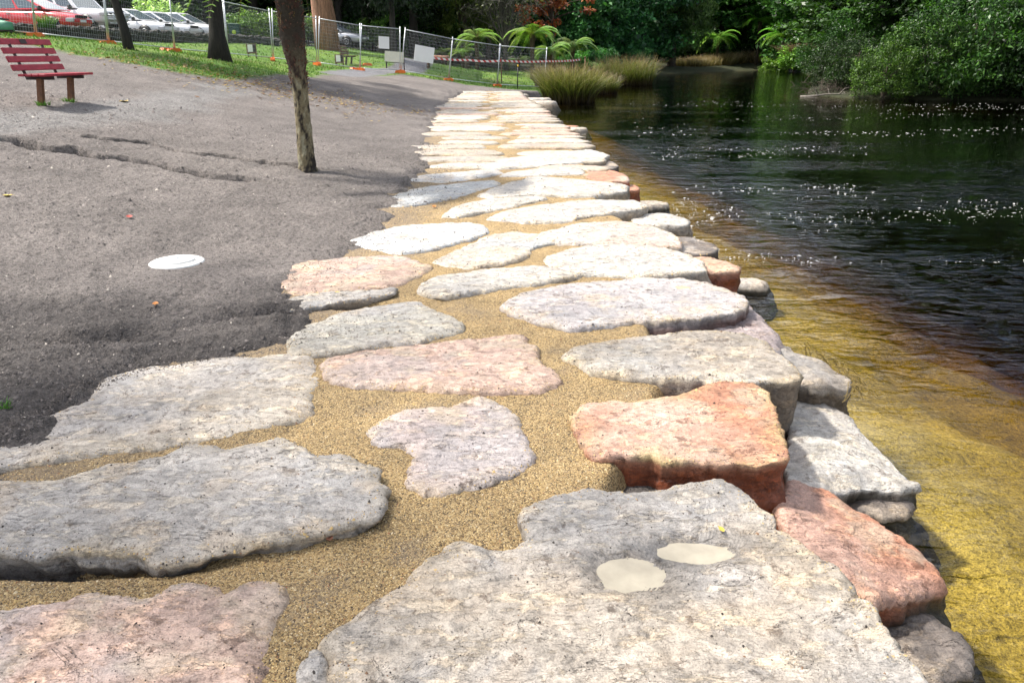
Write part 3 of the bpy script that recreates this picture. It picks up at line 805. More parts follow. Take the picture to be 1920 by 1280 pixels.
stone([(655, 1400), (648, 1290), (632, 1225), (615, 1190), (650, 1160), (720, 1110), (800, 1045), (860, 1008), (905, 1022), (955, 1015), (985, 1000), (972, 960), (985, 938), (1060, 914), (1110, 904), (1200, 912), (1300, 905), (1345, 898), (1400, 925), (1440, 960), (1466, 985), (1495, 1005), (1560, 1060), (1610, 1112), (1645, 1165), (1700, 1232), (1745, 1290), (1800, 1400)],
      0.035, 0.75, 'grey', 9, batter=0.05, rnd=0.02, rough=1.15, label='largest grey slab in the foreground with two milky puddles', second=(0.32, 0.315, 0.31), sec_amt=.5, dust=.3,
      dips=((pd1[0], pd1[1], 0.13, 0.09, 0.034), (pd2[0], pd2[1], 0.18, 0.066, 0.034)))
stone([(545, 1400), (548, 1250), (585, 1205), (606, 1196), (618, 1240), (632, 1300), (635, 1400)], 0.015, 0.2, 'blue', 10, label='narrow bluish stone wedged at the bottom beside the largest slab', dust=.8)
stone([(1062, 662), (1090, 642), (1200, 626), (1300, 617), (1385, 622), (1432, 640), (1462, 664), (1490, 690), (1492, 714), (1400, 714), (1330, 708), (1250, 702), (1170, 698), (1110, 690), (1085, 676)],
      0.035, 0.7, 'grey', 11, batter=-0.10, rnd=0.02, label='light grey slab behind the red block, brown front end over the water', second=(0.46, 0.44, 0.40), sec_amt=.6, dust=.6)
stone([(948, 568), (965, 552), (1000, 540), (1100, 526), (1200, 517), (1300, 524), (1370, 545), (1398, 566), (1380, 582), (1330, 592), (1280, 596), (1200, 590), (1110, 606), (1070, 610), (1035, 600), (985, 586)],
      0.04, 0.6, (0.42, 0.385, 0.375), 12, batter=0.05, label='mauve-grey slab with a small tan puddle near its water end', second=(0.12, 0.07, 0.06), dust=.5)
stone([(788, 532), (830, 515), (920, 505), (1000, 497), (1050, 499), (1092, 512), (1040, 522), (950, 533), (890, 543), (840, 552), (800, 545)], 0.03, 0.2, 'white', 13, label='narrow whitish slab in the middle, pointed at both ends', dust=.4)
stone([(512, 512), (530, 498), (580, 488), (660, 481), (755, 476), (775, 487), (810, 498), (770, 520), (735, 532), (650, 540), (560, 548), (530, 535)], 0.02, 0.15, 'pink', 14, label='pale pink slab with rippled brown marks at the soil edge', second=(0.36, 0.27, 0.2), sec_amt=.5, dust=.4)
stone([(495, 572), (560, 553), (650, 545), (735, 538), (733, 550), (640, 562), (540, 580)], 0.03, 0.15, 'blue', 15, lap=.1, batter=-.5, label='thin blue-white sliver of slab with a dark shadowed front edge')
stone([(652, 452), (700, 434), (760, 420), (870, 414), (905, 421), (915, 432), (890, 442), (850, 453), (800, 466), (745, 472), (715, 464), (680, 458)], 0.02, 0.18, (0.50, 0.51, 0.51), 16, label='pale bluish slab with a cream tip poking into the soil', second=(0.2, 0.19, 0.18))
stone([(812, 487), (855, 468), (890, 452), (925, 436), (965, 430), (1035, 440), (1055, 451), (990, 462), (985, 476), (950, 490), (890, 498), (840, 494)], 0.02, 0.18, 'pale', 17, label='grey-streaked slab between the pale bluish and the white slabs', second=(0.38, 0.41, 0.42), sec_amt=.7, dust=.4)
stone([(1000, 447), (1020, 434), (1080, 417), (1160, 412), (1225, 424), (1262, 440), (1272, 462), (1240, 459), (1150, 455), (1060, 453)], 0.03, 0.6, 'white', 18, label='white slab with a reddish water end, near the dark stepped rock', second=(0.45, 0.25, 0.18), sec_amt=.35, dust=.3)
stone([(1248, 440), (1300, 446), (1338, 456), (1340, 468), (1300, 474), (1265, 470)], -0.02, 0.55, 'dark', 19, label='dark layered rock jutting out at the water edge', batter=0.0)
stone([(1022, 482), (1060, 466), (1130, 457), (1220, 458), (1285, 476), (1315, 494), (1318, 508), (1250, 510), (1150, 511), (1090, 509), (1050, 499)], 0.03, 0.5, 'white', 20, label='broad white slab beside the small red block', dust=.4)
stone([(1290, 482), (1330, 480), (1378, 496), (1380, 506), (1330, 508), (1300, 500)], -0.01, 0.6, 'red', 21, label='small red-orange block at the end of the broad white slab', second=(0.5, 0.36, 0.26), sec_amt=.6, batter=0.0)
stone([(912, 406), (960, 390), (1050, 378), (1120, 372), (1185, 374), (1212, 384), (1190, 392), (1110, 398), (1060, 412), (980, 414)], 0.03, 0.5, 'white', 22, label='white slab with a grey-brown front face above the low white step', dust=.4)
stone([(1188, 403), (1240, 399), (1288, 412), (1286, 420), (1240, 420), (1195, 416)], -0.06, 0.5, 'white', 23, label='low white rock standing in the water below the path edge')
stone([(828, 402), (860, 382), (920, 370), (1000, 365), (1032, 370), (965, 383), (905, 396), (860, 404)], 0.02, 0.18, 'white', 24, label='white slab with long tapered ends before the grey muddy slab', dust=.3)
stone([(708, 378), (760, 355), (820, 345), (920, 336), (945, 342), (885, 361), (800, 379), (740, 387)], 0.015, 0.15, (0.40, 0.41, 0.41), 25, label='grey mud-smeared slab where the soil washes over the path', second=(0.18, 0.16, 0.14), dust=.2)
stone([(893, 364), (940, 345), (1000, 330), (1070, 334), (1130, 341), (1172, 346), (1166, 358), (1080, 366), (1000, 362), (930, 369)], 0.03, 0.5, 'white', 26, label='white slab with a square end beside two red blocks', dust=.3)
stone([(1092, 322), (1130, 314), (1168, 326), (1180, 338), (1140, 340), (1100, 334)], 0.0, 0.5, 'red', 27, label='reddish block at the water end behind the square-ended white slab', second=(0.55, 0.42, 0.34), sec_amt=.7)
stone([(1170, 345), (1190, 347), (1196, 354), (1174, 357)], -0.08, 0.45, 'red', 28, label='little brick-red block low against the water')
stone([(748, 337), (800, 325), (930, 317), (945, 324), (850, 339)], 0.015, 0.15, (0.46, 0.46, 0.46), 29, label='thin grey slab lying behind the mud-smeared slab', second=(0.2, 0.18, 0.16))
stone([(930, 330), (960, 320), (1040, 314), (1095, 312), (1090, 326), (1010, 327)], 0.02, 0.4, 'white', 30, label='short white slab just left of the reddish block')
stone([(903, 312), (940, 298), (1050, 285), (1110, 279), (1142, 292), (1100, 301), (1000, 311), (930, 316)], 0.03, 0.5, 'white', 31, label='long bright slab with a blunt dark end on the water side')
stone([(1112, 300), (1140, 298), (1158, 312), (1135, 318), (1110, 312)], -0.05, 0.45, 'dark', 32, label='dark broken rock below the blunt end of the long bright slab')
# far courses, too foreshortened to trace one by one: laid between the two path edges
def far_rows():
    rr = random.Random(5); k = 40
    edL = sorted(LEFT_W, key=lambda q: q[1]); edR = sorted(EDGE_W, key=lambda q: q[1])
    yb = 11.4; row = 0
    while yb < 35.5:
        dep = rr.uniform(0.62, 0.95)
        xl = np.interp(yb, [q[1] for q in edL], [q[0] for q in edL]) - 0.15; xr = np.interp(yb, [q[1] for q in edR], [q[0] for q in edR]) + 0.05
        n = 2 if xr - xl > 1.4 else 1
        cuts = [xl + rr.uniform(-.55, .12)] + [xl + (xr - xl) * (i / n + rr.uniform(-.12, .12)) for i in range(1, n)] + [xr]
        for i in range(n):
            a, b = cuts[i] + rr.uniform(0.0, 0.12), cuts[i + 1] - rr.uniform(0.0, 0.08)
            ys = yb + rr.uniform(-.1, .1); d2 = dep * rr.uniform(.66, .86)
            sk = rr.uniform(-.12, .12)
            pts = [(a, ys + d2 * .4), (a + .15 * (b - a), ys + rr.uniform(0, .1)), (a + .5 * (b - a), ys + sk * .5), (b - .1 * (b - a), ys + sk), (b, ys + d2 * .35 + sk), (b - .12 * (b - a), ys + d2 + sk), (a + .5 * (b - a), ys + d2 + rr.uniform(-.1, .06)), (a + .12 * (b - a), ys + d2 * .85)]
            last = i == n - 1
            stone(pts, rr.uniform(0.012, 0.035), 0.6 if last else 0.15, rr.choice(['white', 'grey', 'pale', 'cream', 'tan', 'pink']), k, world=True, dust=.7, second=(0.45, 0.30, 0.22) if (last and rr.random() < .4) else None, sec_amt=.4)
            k += 1
        yb += dep; row += 1
far_rows()

# boulders of the lower tier, standing in the water
stone([(1474, 770), (1482, 742), (1545, 742), (1600, 780), (1650, 830), (1700, 865), (1732, 890), (1700, 900), (1640, 892), (1590, 908), (1545, 915), (1500, 925), (1470, 930)], -0.27, 0.65, 'white', 101, batter=-0.12, rnd=0.05, rough=1.3, tilt=(-0.10, 0.05),
      lap=0, chip=2.2, name='boulder', parent=None, label='whitish angular boulder in the water beside the red block', cat='boulder', second=(0.33, 0.30, 0.28), sec_amt=.45)
stone([(1440, 960), (1475, 905), (1545, 908), (1620, 938), (1700, 980), (1765, 1020), (1790, 1060), (1735, 1085), (1690, 1110), (1640, 1120), (1560, 1080), (1480, 1030)], -0.22, 0.75, 'red', 102, batter=0.16, rnd=0.06, rough=1.4, tilt=(-0.22, 0.04),
      lap=0, chip=2.2, name='boulder', parent=None, label='red boulder sloping into the shallow water beside the largest slab', cat='boulder', second=(0.50, 0.36, 0.30), sec_amt=.6)
stone([(1440, 655), (1475, 640), (1540, 668), (1592, 700), (1602, 716), (1545, 718), (1495, 716), (1455, 690)], -0.12, 0.5, 'grey', 103, batter=0.05, rnd=0.04, tilt=(-.05, 0),
      lap=0, chip=2.2, name='boulder', parent=None, label='flat grey rock with trailing weed at its water edge', cat='boulder', second=(0.40, 0.31, 0.27), sec_amt=.5)
stone([(1285, 610), (1330, 588), (1398, 562), (1445, 598), (1475, 632), (1468, 652), (1425, 640), (1360, 622)], -0.05, 0.6, 'purple', 104, batter=0.02, rnd=0.06, rough=1.6, tilt=(-.10, 0.05),
      lap=0, chip=2.2, name='boulder', parent=None, label='craggy dark purple rock between two light slabs at the water', cat='boulder', second=(0.16, 0.09, 0.075), sec_amt=.5)
rr = random.Random(3)
for i, (x, y, w, c, lab) in enumerate([(1700, 1240, .2, 'dark', 'dark wet rock under the corner of the largest slab'), (1640, 975, .14, 'dark', 'dark rock between the whitish and the red boulders'),
                                    (1400, 545, .16, 'tan', 'brown rock at the waterline beside the mauve-grey slab'), (1222, 392, .2, 'tan', 'brown rock behind the low white step'),
                                    (1080, 246, .25, 'pale', 'pale rock at the waterline far along the path'), (1062, 243, .3, 'red', 'reddish rock far along the waterline'), (970, 181, .45, 'cream', 'yellow rock at the foot of the thin black post'), (1006, 189, .5, 'cream', 'yellow rock beside the nearest reed clump'), (1020, 195, .4, 'pale', 'whitish rock in the water at the reeds')]):
    p = onz(x, y, WZ if y > 200 else -0.25)
    z = WZ + (0.10 if y > 200 else 0.36)
    pts = [(p[0] + w * (1.1 + .3 * rr.random()) * math.cos(a), p[1] + w * (.8 + .4 * rr.random()) * math.sin(a)) for a in np.linspace(0, 2 * math.pi, 8)[:-1]]
    stone(pts, z, 0.5, c, 120 + i, world=True, batter=0.55, rnd=0.06, rough=1.5, lap=0, name='boulder', parent=None, cat='rock', label=lab)

# puddles
M_PUD = plain('milky_puddle_water', (0.42, 0.375, 0.285), 0.10, 0, 0.25, 9, spec=0.5)
M_PUD2 = plain('tan_puddle_water', (0.42, 0.32, 0.18), 0.07, 0, 0.1, 3, spec=0.6)
def stone_z(x, y):
    best = None
    for b in STONE_BVH:
        r = b.ray_cast(Vector((x, y, 1.0)), Vector((0, 0, -1)))
        if r[0] is not None and (best is None or r[0].z > best): best = r[0].z
    return best
for (px, py, rx, ry, mt, lab, dz) in ((1183, 1072, .165, .115, M_PUD, 'rounder milky puddle on the largest slab', .012), (1302, 1034, .22, .085, M_PUD, 'longer milky puddle further back on the largest slab', .012), (1281, 545, .055, .05, M_PUD2, 'small tan puddle on the mauve-grey slab', .004)):
    p = onz(px, py, 0.02); z0 = stone_z(p[0], p[1])
    ring = [stone_z(p[0] + .96 * rx * math.cos(t), p[1] + .96 * ry * math.sin(t)) for t in np.linspace(0, 6.28, 24)]
    zz = max(z0 + .003, min(q for q in ring if q is not None) - .0005)
    a = np.linspace(0, 2 * math.pi, 48, endpoint=False)
    r = 1 + 0.22 * fbm(np.c_[np.cos(a) * 1.7, np.sin(a) * 1.7, a * 0 + px], 3, 3)
    vs = [(rx * k * math.cos(t), ry * k * math.sin(t), 0) for k, t in zip(r, a)] + [(0.97 * rx * k * math.cos(t), 0.97 * ry * k * math.sin(t), 0.0008) for k, t in zip(r, a)]
    mb = MB().add(vs, [tuple(range(48, 96))] + [(i, (i + 1) % 48, 48 + (i + 1) % 48, 48 + i) for i in range(48)])
    tag(mb.build('puddle', mt, None, (p[0], p[1], zz)), lab, 'puddle')

# ------------------------------------------------------------------ loose grains
def pyramids(x, y, z, s, colr, seed, flat=0.75):
    g = np.random.default_rng(seed); n = len(x)
    an = g.uniform(0, 2 * np.pi, n)
    v = np.zeros((n, 5, 3))
    for k in range(4):
        r = s * g.uniform(0.6, 1.25, n); a = an + k * np.pi / 2 + g.uniform(-.35, .35, n)
        v[:, k, 0] = x + r * np.cos(a); v[:, k, 1] = y + r * np.sin(a); v[:, k, 2] = z - s * 0.35 + s * g.uniform(-.1, .3, n)
    v[:, 4, 0] = x + s * g.uniform(-.45, .45, n); v[:, 4, 1] = y + s * g.uniform(-.45, .45, n); v[:, 4, 2] = z + s * g.uniform(.4, 1.0, n) * flat
    f = np.array([(0, 1, 4), (1, 2, 4), (2, 3, 4), (3, 0, 4)])
    F = (np.arange(n)[:, None, None] * 5 + f[None]).reshape(-1, 3)
    return v.reshape(-1, 3), F, np.repeat(colr, 5, 0)
def sample_path(n, ymin, ymax, seed, bias=1.6):
    g = np.random.default_rng(seed)
    u = g.random(n); y = 1 / ((1 / ymin) * (1 - u) + (1 / ymax) * u)
    le = np.array(sorted(LEFT_W, key=lambda q: q[1])); re = np.array(sorted(EDGE_W, key=lambda q: q[1]))
    xl = np.interp(y, le[:, 1], le[:, 0]) - .1; xr = np.interp(y, re[:, 1], re[:, 0]) - inset(y) - .2
    return xl + (xr - xl) * g.random(n), y
def grains():
    x, y = sample_path(150000, 1.5, 12, 11)
    keep = np.abs(x) < 0.8 * y + 0.6
    for o, z in STONE_POLYS:
        if o[:, 1].min() < 12 and z > -.05:
            c = o.mean(0); keep &= ~inpoly(x, y, c + (o - c) * 0.985)
    x, y = x[keep], y[keep]
    g = np.random.default_rng(12); n = len(x)
    pal = np.array([(0.46, 0.32, 0.13), (0.38, 0.25, 0.10), (0.54, 0.41, 0.21), (0.28, 0.18, 0.08), (0.55, 0.46, 0.30), (0.10, 0.065, 0.035), (0.22, 0.14, 0.07), (0.30, 0.12, 0.06)])
    cl = pal[g.choice(8, n, p=[.22, .20, .15, .12, .07, .14, .08, .02])] * g.uniform(.8, 1.2, (n, 1))
    patch = sstep(0.05, 0.5, fbm2(x, y, 3.0, 3, 71))
    dk = g.random(n) < 0.42 * patch; cl[dk] = np.array((0.05, 0.036, 0.026))
    s = np.clip(np.exp(g.normal(-5.9, .38, n)), .0016, .010) * np.maximum(1, y / 4.5)
    v, f, c = pyramids(x, y, bedz(x, y), s, cl, 13)
    o = link('gravel', mesh_np('gravel', v, f, c), M_GRAIN, PATH); tag(o, kind='stuff')
grains()
def crumbs():
    g = np.random.default_rng(21); n = 110000
    u = g.random(n); y = 1 / ((1 / 1.9) * (1 - u) + (1 / 15.0) * u)
    x = g.uniform(-0.85, 0.1, n) * (y + 0.6)
    dp = sdpoly(x, y, PATH_POLY); cl_ = fbm2(x, y, 1.6, 4, 72)
    keep = (dp < 0.03) & (g.random(n) < np.clip(0.5 + 1.3 * cl_, 0.08, 1))
    x, y = x[keep], y[keep]; n = len(x)
    s = np.clip(np.exp(g.normal(-5.35, .50, n)), .002, .022) * np.maximum(1, y / 5)
    c = np.array((0.115, 0.10, 0.093)) * g.uniform(.45, 1.35, (n, 1))
    lt = g.random(n) < .015; c[lt] = (0.42, 0.38, 0.33)
    z = gzs(x, y)
    # crumbs strayed over the ends of the slabs and the gravel
    m = 9000; u = g.random(m); y2 = 1 / ((1 / 1.9) * (1 - u) + (1 / 15.0) * u)
    le = np.array(sorted(LEFT_W, key=lambda q: q[1])); x2 = np.interp(y2, le[:, 1], le[:, 0]) - .25 + np.abs(g.normal(0, .36, m)) * np.clip(.6 + 1.4 * fbm2(y2, y2 * 0, 2.0, 3, 73), .1, 1.6)
    z2 = np.maximum(gzs(x2, y2), bedz(x2, y2))
    for (o_, zt_), b_ in zip(STONE_POLYS, STONE_BVH):
        ins = (x2 > o_[:, 0].min()) & (x2 < o_[:, 0].max()) & (y2 > o_[:, 1].min()) & (y2 < o_[:, 1].max())
        for i_ in np.nonzero(ins)[0]:
            r_ = b_.ray_cast(Vector((x2[i_], y2[i_], 1.0)), Vector((0, 0, -1)))
            if r_[0] is not None: z2[i_] = max(z2[i_], r_[0].z)
    x = np.r_[x, x2]; y = np.r_[y, y2]; z = np.r_[z, z2]; s = np.r_[s, np.clip(np.exp(g.normal(-5.6, .45, m)), .002, .014) * np.maximum(1, y2 / 5)]
    c = np.vstack([c, np.array((0.10, 0.085, 0.075)) * g.uniform(.45, 1.4, (m, 1))])
    v, f, cc = pyramids(x, y, z, s, c, 23, 1.0)
    o = link('soil_crumbs', mesh_np('soil_crumbs', v, f, cc), M_GRAIN); tag(o, 'dark crumbs of loose soil scattered over the bare ground', 'soil', kind='stuff')
crumbs()
def debris():
    g = np.random.default_rng(31); X = []; Y = []; Z = []; Sz = []; Cc = []
    tries = 0
    for (o, z), b in zip(STONE_POLYS, STONE_BVH):
        if o[:, 1].min() > 9 or z < -.05: continue
        A = np.ptp(o[:, 0]) * np.ptp(o[:, 1]); d = o[:, 1].mean()
        n = int(np.clip(A * 900, 60, 1300) * min(1, (3.2 / d) ** 1.3))
        c0 = o.mean(0)
        for _ in range(n):
            e = g.random() < .6
            q = o[g.integers(len(o))] if e else None
            p = c0 + (q - c0) * (1 - abs(g.normal(0, .06))) if e else np.array((g.uniform(o[:, 0].min(), o[:, 0].max()), g.uniform(o[:, 1].min(), o[:, 1].max())))
            r = b.ray_cast(Vector((p[0], p[1], 1)), Vector((0, 0, -1)))
            if r[0] is None or r[1].z < .5: continue
            X.append(p[0]); Y.append(p[1]); Z.append(r[0].z)
            big = g.random() < .08
            Sz.append(g.uniform(.002, .0048) * max(1, d / 4.5) * (1.9 if big else 1))
            Cc.append((0.45, .32, .14) if e and g.random() < .6 else ((.035, .028, .024) if g.random() < .75 else (.2, .12, .07)))
    v, f, cc = pyramids(np.array(X), np.array(Y), np.array(Z), np.array(Sz), np.array(Cc), 33, 1.0)
    o = link('grit', mesh_np('grit', v, f, cc), M_GRAIN, PATH); tag(o, kind='stuff')
debris()

# ------------------------------------------------------------------ copies
def copy_tree(o, parent=None):
    c = o.copy(); C.objects.link(c); c.parent = parent
    for ch in o.children: copy_tree(ch, c)
    return c
def put(px, py): return hit(px, py)

# ------------------------------------------------------------------ park benches
def bench(loc, rz, label, slat_mat, frame_mat, leg_mat, plaque=True, sc=1.0):
    t = thing('park_bench', label, 'bench', loc, rz); t.scale = (sc,) * 3
    L = 1.24
    tilt = Matrix.Rotation(R(-20), 3, 'X')
    for k, (y, z) in enumerate(((0.245, 0.56), (0.29, 0.68), (0.335, 0.80), (0.385, 0.93))):
        s = MB().box((0, 0, 0), (L, 0.028, 0.088), tilt, 0.004).build('back_slat', slat_mat, t, (0, y, z))
        if k == 3 and plaque: MB().box((-0.07, -0.018, 0.004), (0.15, 0.006, 0.07), tilt).build('plaque', M_DARKFRAME, s)
    for k, y in enumerate((-0.20, -0.09, 0.02, 0.13)):
        MB().box((0, 0, 0), (L, 0.095, 0.035), None, 0.004).build('seat_slat', slat_mat, t, (0, y, 0.455))
    for sx in (-0.38, 0.38):
        MB().box((0, 0, 0), (0.06, 0.42, 0.05)).build('seat_bracket', frame_mat, t, (sx, 0.0, 0.41))
        MB().tube([(sx, 0.20, 0.40), (sx, 0.255, 0.55), (sx, 0.41, 0.97)], 0.024, 6).build('back_support', frame_mat, t)
        MB().prism([(-0.035, 0.40), (0.045, 0.40), (0.13, -0.12), (0.045, -0.12)], -0.035, 0.035).build('leg', leg_mat, t, (sx, 0, 0), (0, 0, R(90)))
    return t
pb = put(114, 194)
bench(tuple(pb - np.array((0, 0, 0.02))), R(86), 'red slatted park bench standing on the bare dirt slope', M_REDWOOD, M_DARKFRAME, M_RUST)
pb = put(656, 122)
bench(tuple(pb), R(80), 'small dark brown bench on the lawn behind the fence', M_TIMBER, M_DARKFRAME, M_DARKFRAME, False)

# ------------------------------------------------------------------ drain lid and little things on the dirt
p = put(332, 492)
t = thing('drain_cover', 'round white plastic drain cover set in the bare soil', 'drain cover', (p[0], p[1], float(gzs([p[0]], [p[1]])[0]) - 0.002))
MB().lathe([(0.20, -0.03), (0.205, 0.004), (0.19, 0.014), (0.145, 0.016), (0.14, 0.008)], 40).build('rim', M_LID, t)
MB().lathe([(0.132, 0.0), (0.134, 0.026), (0.12, 0.032), (0.02, 0.033)], 40).build('lid', M_LID, t)
MB().lathe([(0.018, 0.030), (0.018, 0.038), (0.01, 0.039)], 12).build('screw', M_GALV, t)

M_LEAFS = {k: plain('fallen_leaf_' + k, c, 0.6, 0, 0.3, 30) for k, c in dict(orange=(0.55, 0.20, 0.03), yellow=(0.60, 0.42, 0.06), brown=(0.16, 0.06, 0.03), red=(0.40, 0.05, 0.03)).items()}
def leaf(px, py, L, mt, label, seed, onstone=False):
    p = onz(px, py, 0.03) if onstone else put(px, py)
    z = (stone_z(p[0], p[1]) or 0.0) if onstone else float(gzs([p[0]], [p[1]])[0])
    q = random.Random(seed); vs = []; fs = []
    m = 6
    for i in range(m + 1):
        u = i / m; w = L * 0.26 * math.sin(math.pi * min(1, u * 1.02 + .02)) ** .8 + .0005
        zz = 0.012 + 0.25 * L * (u - .5) ** 2 + q.uniform(-.03, .03) * L
        vs += [(L * (u - .5), -w, zz + .2 * w), (L * (u - .5), 0, zz - .15 * w), (L * (u - .5), w, zz + .2 * w)]
    for i in range(m):
        for k in range(2): fs.append((i * 3 + k, i * 3 + 3 + k, i * 3 + 4 + k, i * 3 + 1 + k))
    mb = MB().add(vs, fs, True)
    mb.tube([(-L * .5, 0, vs[1][2]), (-L * .72, 0.02 * L, 0.01)], 0.0012, 4)
    tag(mb.build('fallen_leaf', M_LEAFS[mt], None, (p[0], p[1], z), (0, 0, q.uniform(0, 6.28))), label, 'leaf', 'leaves fallen on the path and soil')
leaf(1352, 1001, .035, 'yellow', 'yellow leaf on the far shoulder of the largest slab', 1, True)
leaf(292, 572, .07, 'orange', 'orange leaf lying on the soil in front of the drain cover', 2)
leaf(243, 408, .11, 'red', 'reddish leaf on the soil behind the drain cover', 3)
leaf(617, 1000, .045, 'brown', 'dark red-brown leaf at the front edge of the long blue-grey slab', 4, True)
leaf(632, 549, .035, 'yellow', 'yellow spot of a leaf on the thin blue-white sliver', 5, True)
leaf(814, 384, .09, 'orange', 'small orange leaf at the mud-smeared slab', 6, True)
leaf(15, 370, .10, 'yellow', 'pale yellow leaf on the dirt at the far left edge', 7)
leaf(233, 190, .2, 'yellow', 'pale leaf on the grey track right of the red bench', 8)
p = put(5, 768)
def tuft(p, h, n, spread, mat_col, seed, name, label, cat, lean=.5, w=.006):
    v, f, c = blades(n, h, spread, w, mat_col, seed, lean)
    o = link(name, mesh_np(name, v, f, c), M_LEAF, None, tuple(p)); return tag(o, label, cat)
def blades(n, h, spread, w, cols, seed, lean=.5, seg=3, elong=1.0):
    g = np.random.default_rng(seed)
    a = g.uniform(0, 6.283, n); r = spread * np.sqrt(g.random(n))
    bx, by = r * np.cos(a) * elong, r * np.sin(a)
    la = a + g.normal(0, 1.1, n); ll = lean * g.uniform(.1, 1.25, n); hh = h * g.uniform(.55, 1.1, n)
    V = np.zeros((n, seg + 1, 2, 3)); cl = np.zeros((n, seg + 1, 2, 3))
    wd = g.uniform(0, 6.283, n)
    cs = np.array(cols); tint = g.uniform(.5, 1.5, (n, 1))
    for i in range(seg + 1):
        u = i / seg
        x = bx + np.cos(la) * ll * hh * u ** 1.8; y = by + np.sin(la) * ll * hh * u ** 1.8; z = hh * (u - .28 * ll * u ** 3)
        ww = w * (1 - u) ** .7 + w * .08
        for s in (0, 1):
            V[:, i, s] = np.stack([x + (s - .5) * ww * np.cos(wd), y + (s - .5) * ww * np.sin(wd), z], -1)
            k = u * (len(cs) - 1); k0 = min(int(k), len(cs) - 2)
            cl[:, i, s] = (cs[k0] * (1 - k + k0) + cs[k0 + 1] * (k - k0)) * tint
    b = np.arange(n)[:, None] * (seg + 1) * 2; i = np.arange(seg)[None] * 2
    F = np.stack([b + i, b + i + 1, b + i + 3, b + i + 2], -1).reshape(-1, 4)
    return V.reshape(-1, 3), F, np.clip(cl.reshape(-1, 3), 0, 1)
tuft(p, .05, 60, .04, [(0.05, .14, .02), (.09, .22, .03)], 1, 'weed', 'tiny green weed in the soil at the left edge of the picture', 'weed', .9)
for px, py, lab, k in ((82, 198, 'green weed at the near foot of the red bench', 2), (131, 193, 'green weed at the far foot of the red bench', 3)):
    tuft(put(px, py), .1, 60, .1, [(0.06, .14, .02), (.12, .26, .04)], k, 'weed', lab, 'weed', .9, .012)
# straggling weed on the flat rock at the water
def weed_strands():
    mb = MB(); q = random.Random(9)
    ed = [onz(x, y, -0.13) for x, y in ((1500, 645), (1530, 660), (1560, 678), (1590, 700), (1602, 712), (1600, 725))]
    for i in range(60):
        k = q.random() * (len(ed) - 1.01); a = ed[int(k)] + (ed[int(k) + 1] - ed[int(k)]) * (k % 1)
        pts = [a + np.array((q.uniform(-.03, .03), q.uniform(-.03, .03), 0.0))]
        d = np.array((q.uniform(-.3, 1), q.uniform(-1, .6), q.uniform(-.1, .5)))
        for j in range(5):
            pts.append(pts[-1] + d * .018); d = d + np.array((q.uniform(-.8, .8), q.uniform(-.8, .8), q.uniform(-.8, .1)))
        for pp in pts: pp[2] = max(pp[2], -0.2)
        mb.tube(pts, .0022, 4, False)
    tag(mb.build('trailing_weed', plain('straw_yellow_weed', (0.24, 0.17, 0.045), 0.7, 0, .5, 40)), 'straggling yellow weed along the edge of the flat grey rock', 'weed')
weed_strands()

# ------------------------------------------------------------------ foliage prototypes
def leaves(n, centres, spread, size, cols, seed, up=0.55, droop=0.0, flat=0.6, aspect=.5):
    g = np.random.default_rng(seed)
    k = g.integers(len(centres), size=n)
    sp = spread[k][:, None] if hasattr(spread, '__len__') else spread
    off = g.normal(0, 1, (n, 3)); off /= np.linalg.norm(off, axis=1)[:, None]; off *= g.random((n, 1)) ** .5
    off[:, 2] *= flat
    p = centres[k] + off * sp
    nr = g.normal(0, 1, (n, 3)) * .6 + off * .5; nr[:, 2] += up; nr /= np.linalg.norm(nr, axis=1)[:, None]
    d = g.normal(0, 1, (n, 3)); d[:, 2] -= droop * 2.5
    d -= nr * (d * nr).sum(1)[:, None]; d /= np.linalg.norm(d, axis=1)[:, None]
    s = np.cross(nr, d)
    L = (size * g.uniform(.6, 1.35, n))[:, None]
    v = np.stack([p - d * L * .5, p + s * L * aspect * .5 + nr * L * .06, p + d * L * .5 - nr * L * .1, p - s * L * aspect * .5 + nr * L * .06], 1)
    cs = np.array(cols); c = cs[g.integers(len(cs), size=n)] * g.uniform(.7, 1.3, (n, 1))
    # whole clumps lean lighter or darker, as young and old growth do
    ck = g.uniform(.65, 1.35, len(centres))[k][:, None]
    c = np.repeat(c * ck, 4, 0)
    return v.reshape(-1, 3), np.arange(n * 4).reshape(-1, 4), c
def crown_centres(n, rx, rz, zc, seed, shell=.5, skirt=False, lump=.35):
    g = np.random.default_rng(seed)
    d = g.normal(0, 1, (n, 3)); d /= np.linalg.norm(d, axis=1)[:, None]
    r = (shell + (1 - shell) * g.random(n)) * (1 + lump * fbm(d * 1.6 + seed, 3, seed))
    p = d * r[:, None] * np.array((rx, rx, rz)); p[:, 2] += zc
    return p
GREEN = [(0.034, 0.082, 0.022), (0.052, 0.118, 0.028), (0.08, 0.165, 0.04), (0.022, 0.055, 0.016)]
PROTO = {}
def proto(key, trunk_mb, bark, leafdata):
    me_t = bpy.data.meshes.new('trunk'); me_t.from_pydata(trunk_mb.v, [], trunk_mb.f); me_t.polygons.foreach_set('use_smooth', [True] * len(trunk_mb.f)); me_t.materials.append(bark)
    v, f, c = leafdata
    me_c = mesh_np('crown', v, f, np.clip(c, 0, 1)); me_c.materials.append(M_LEAF)
    PROTO[key] = (me_t, me_c)
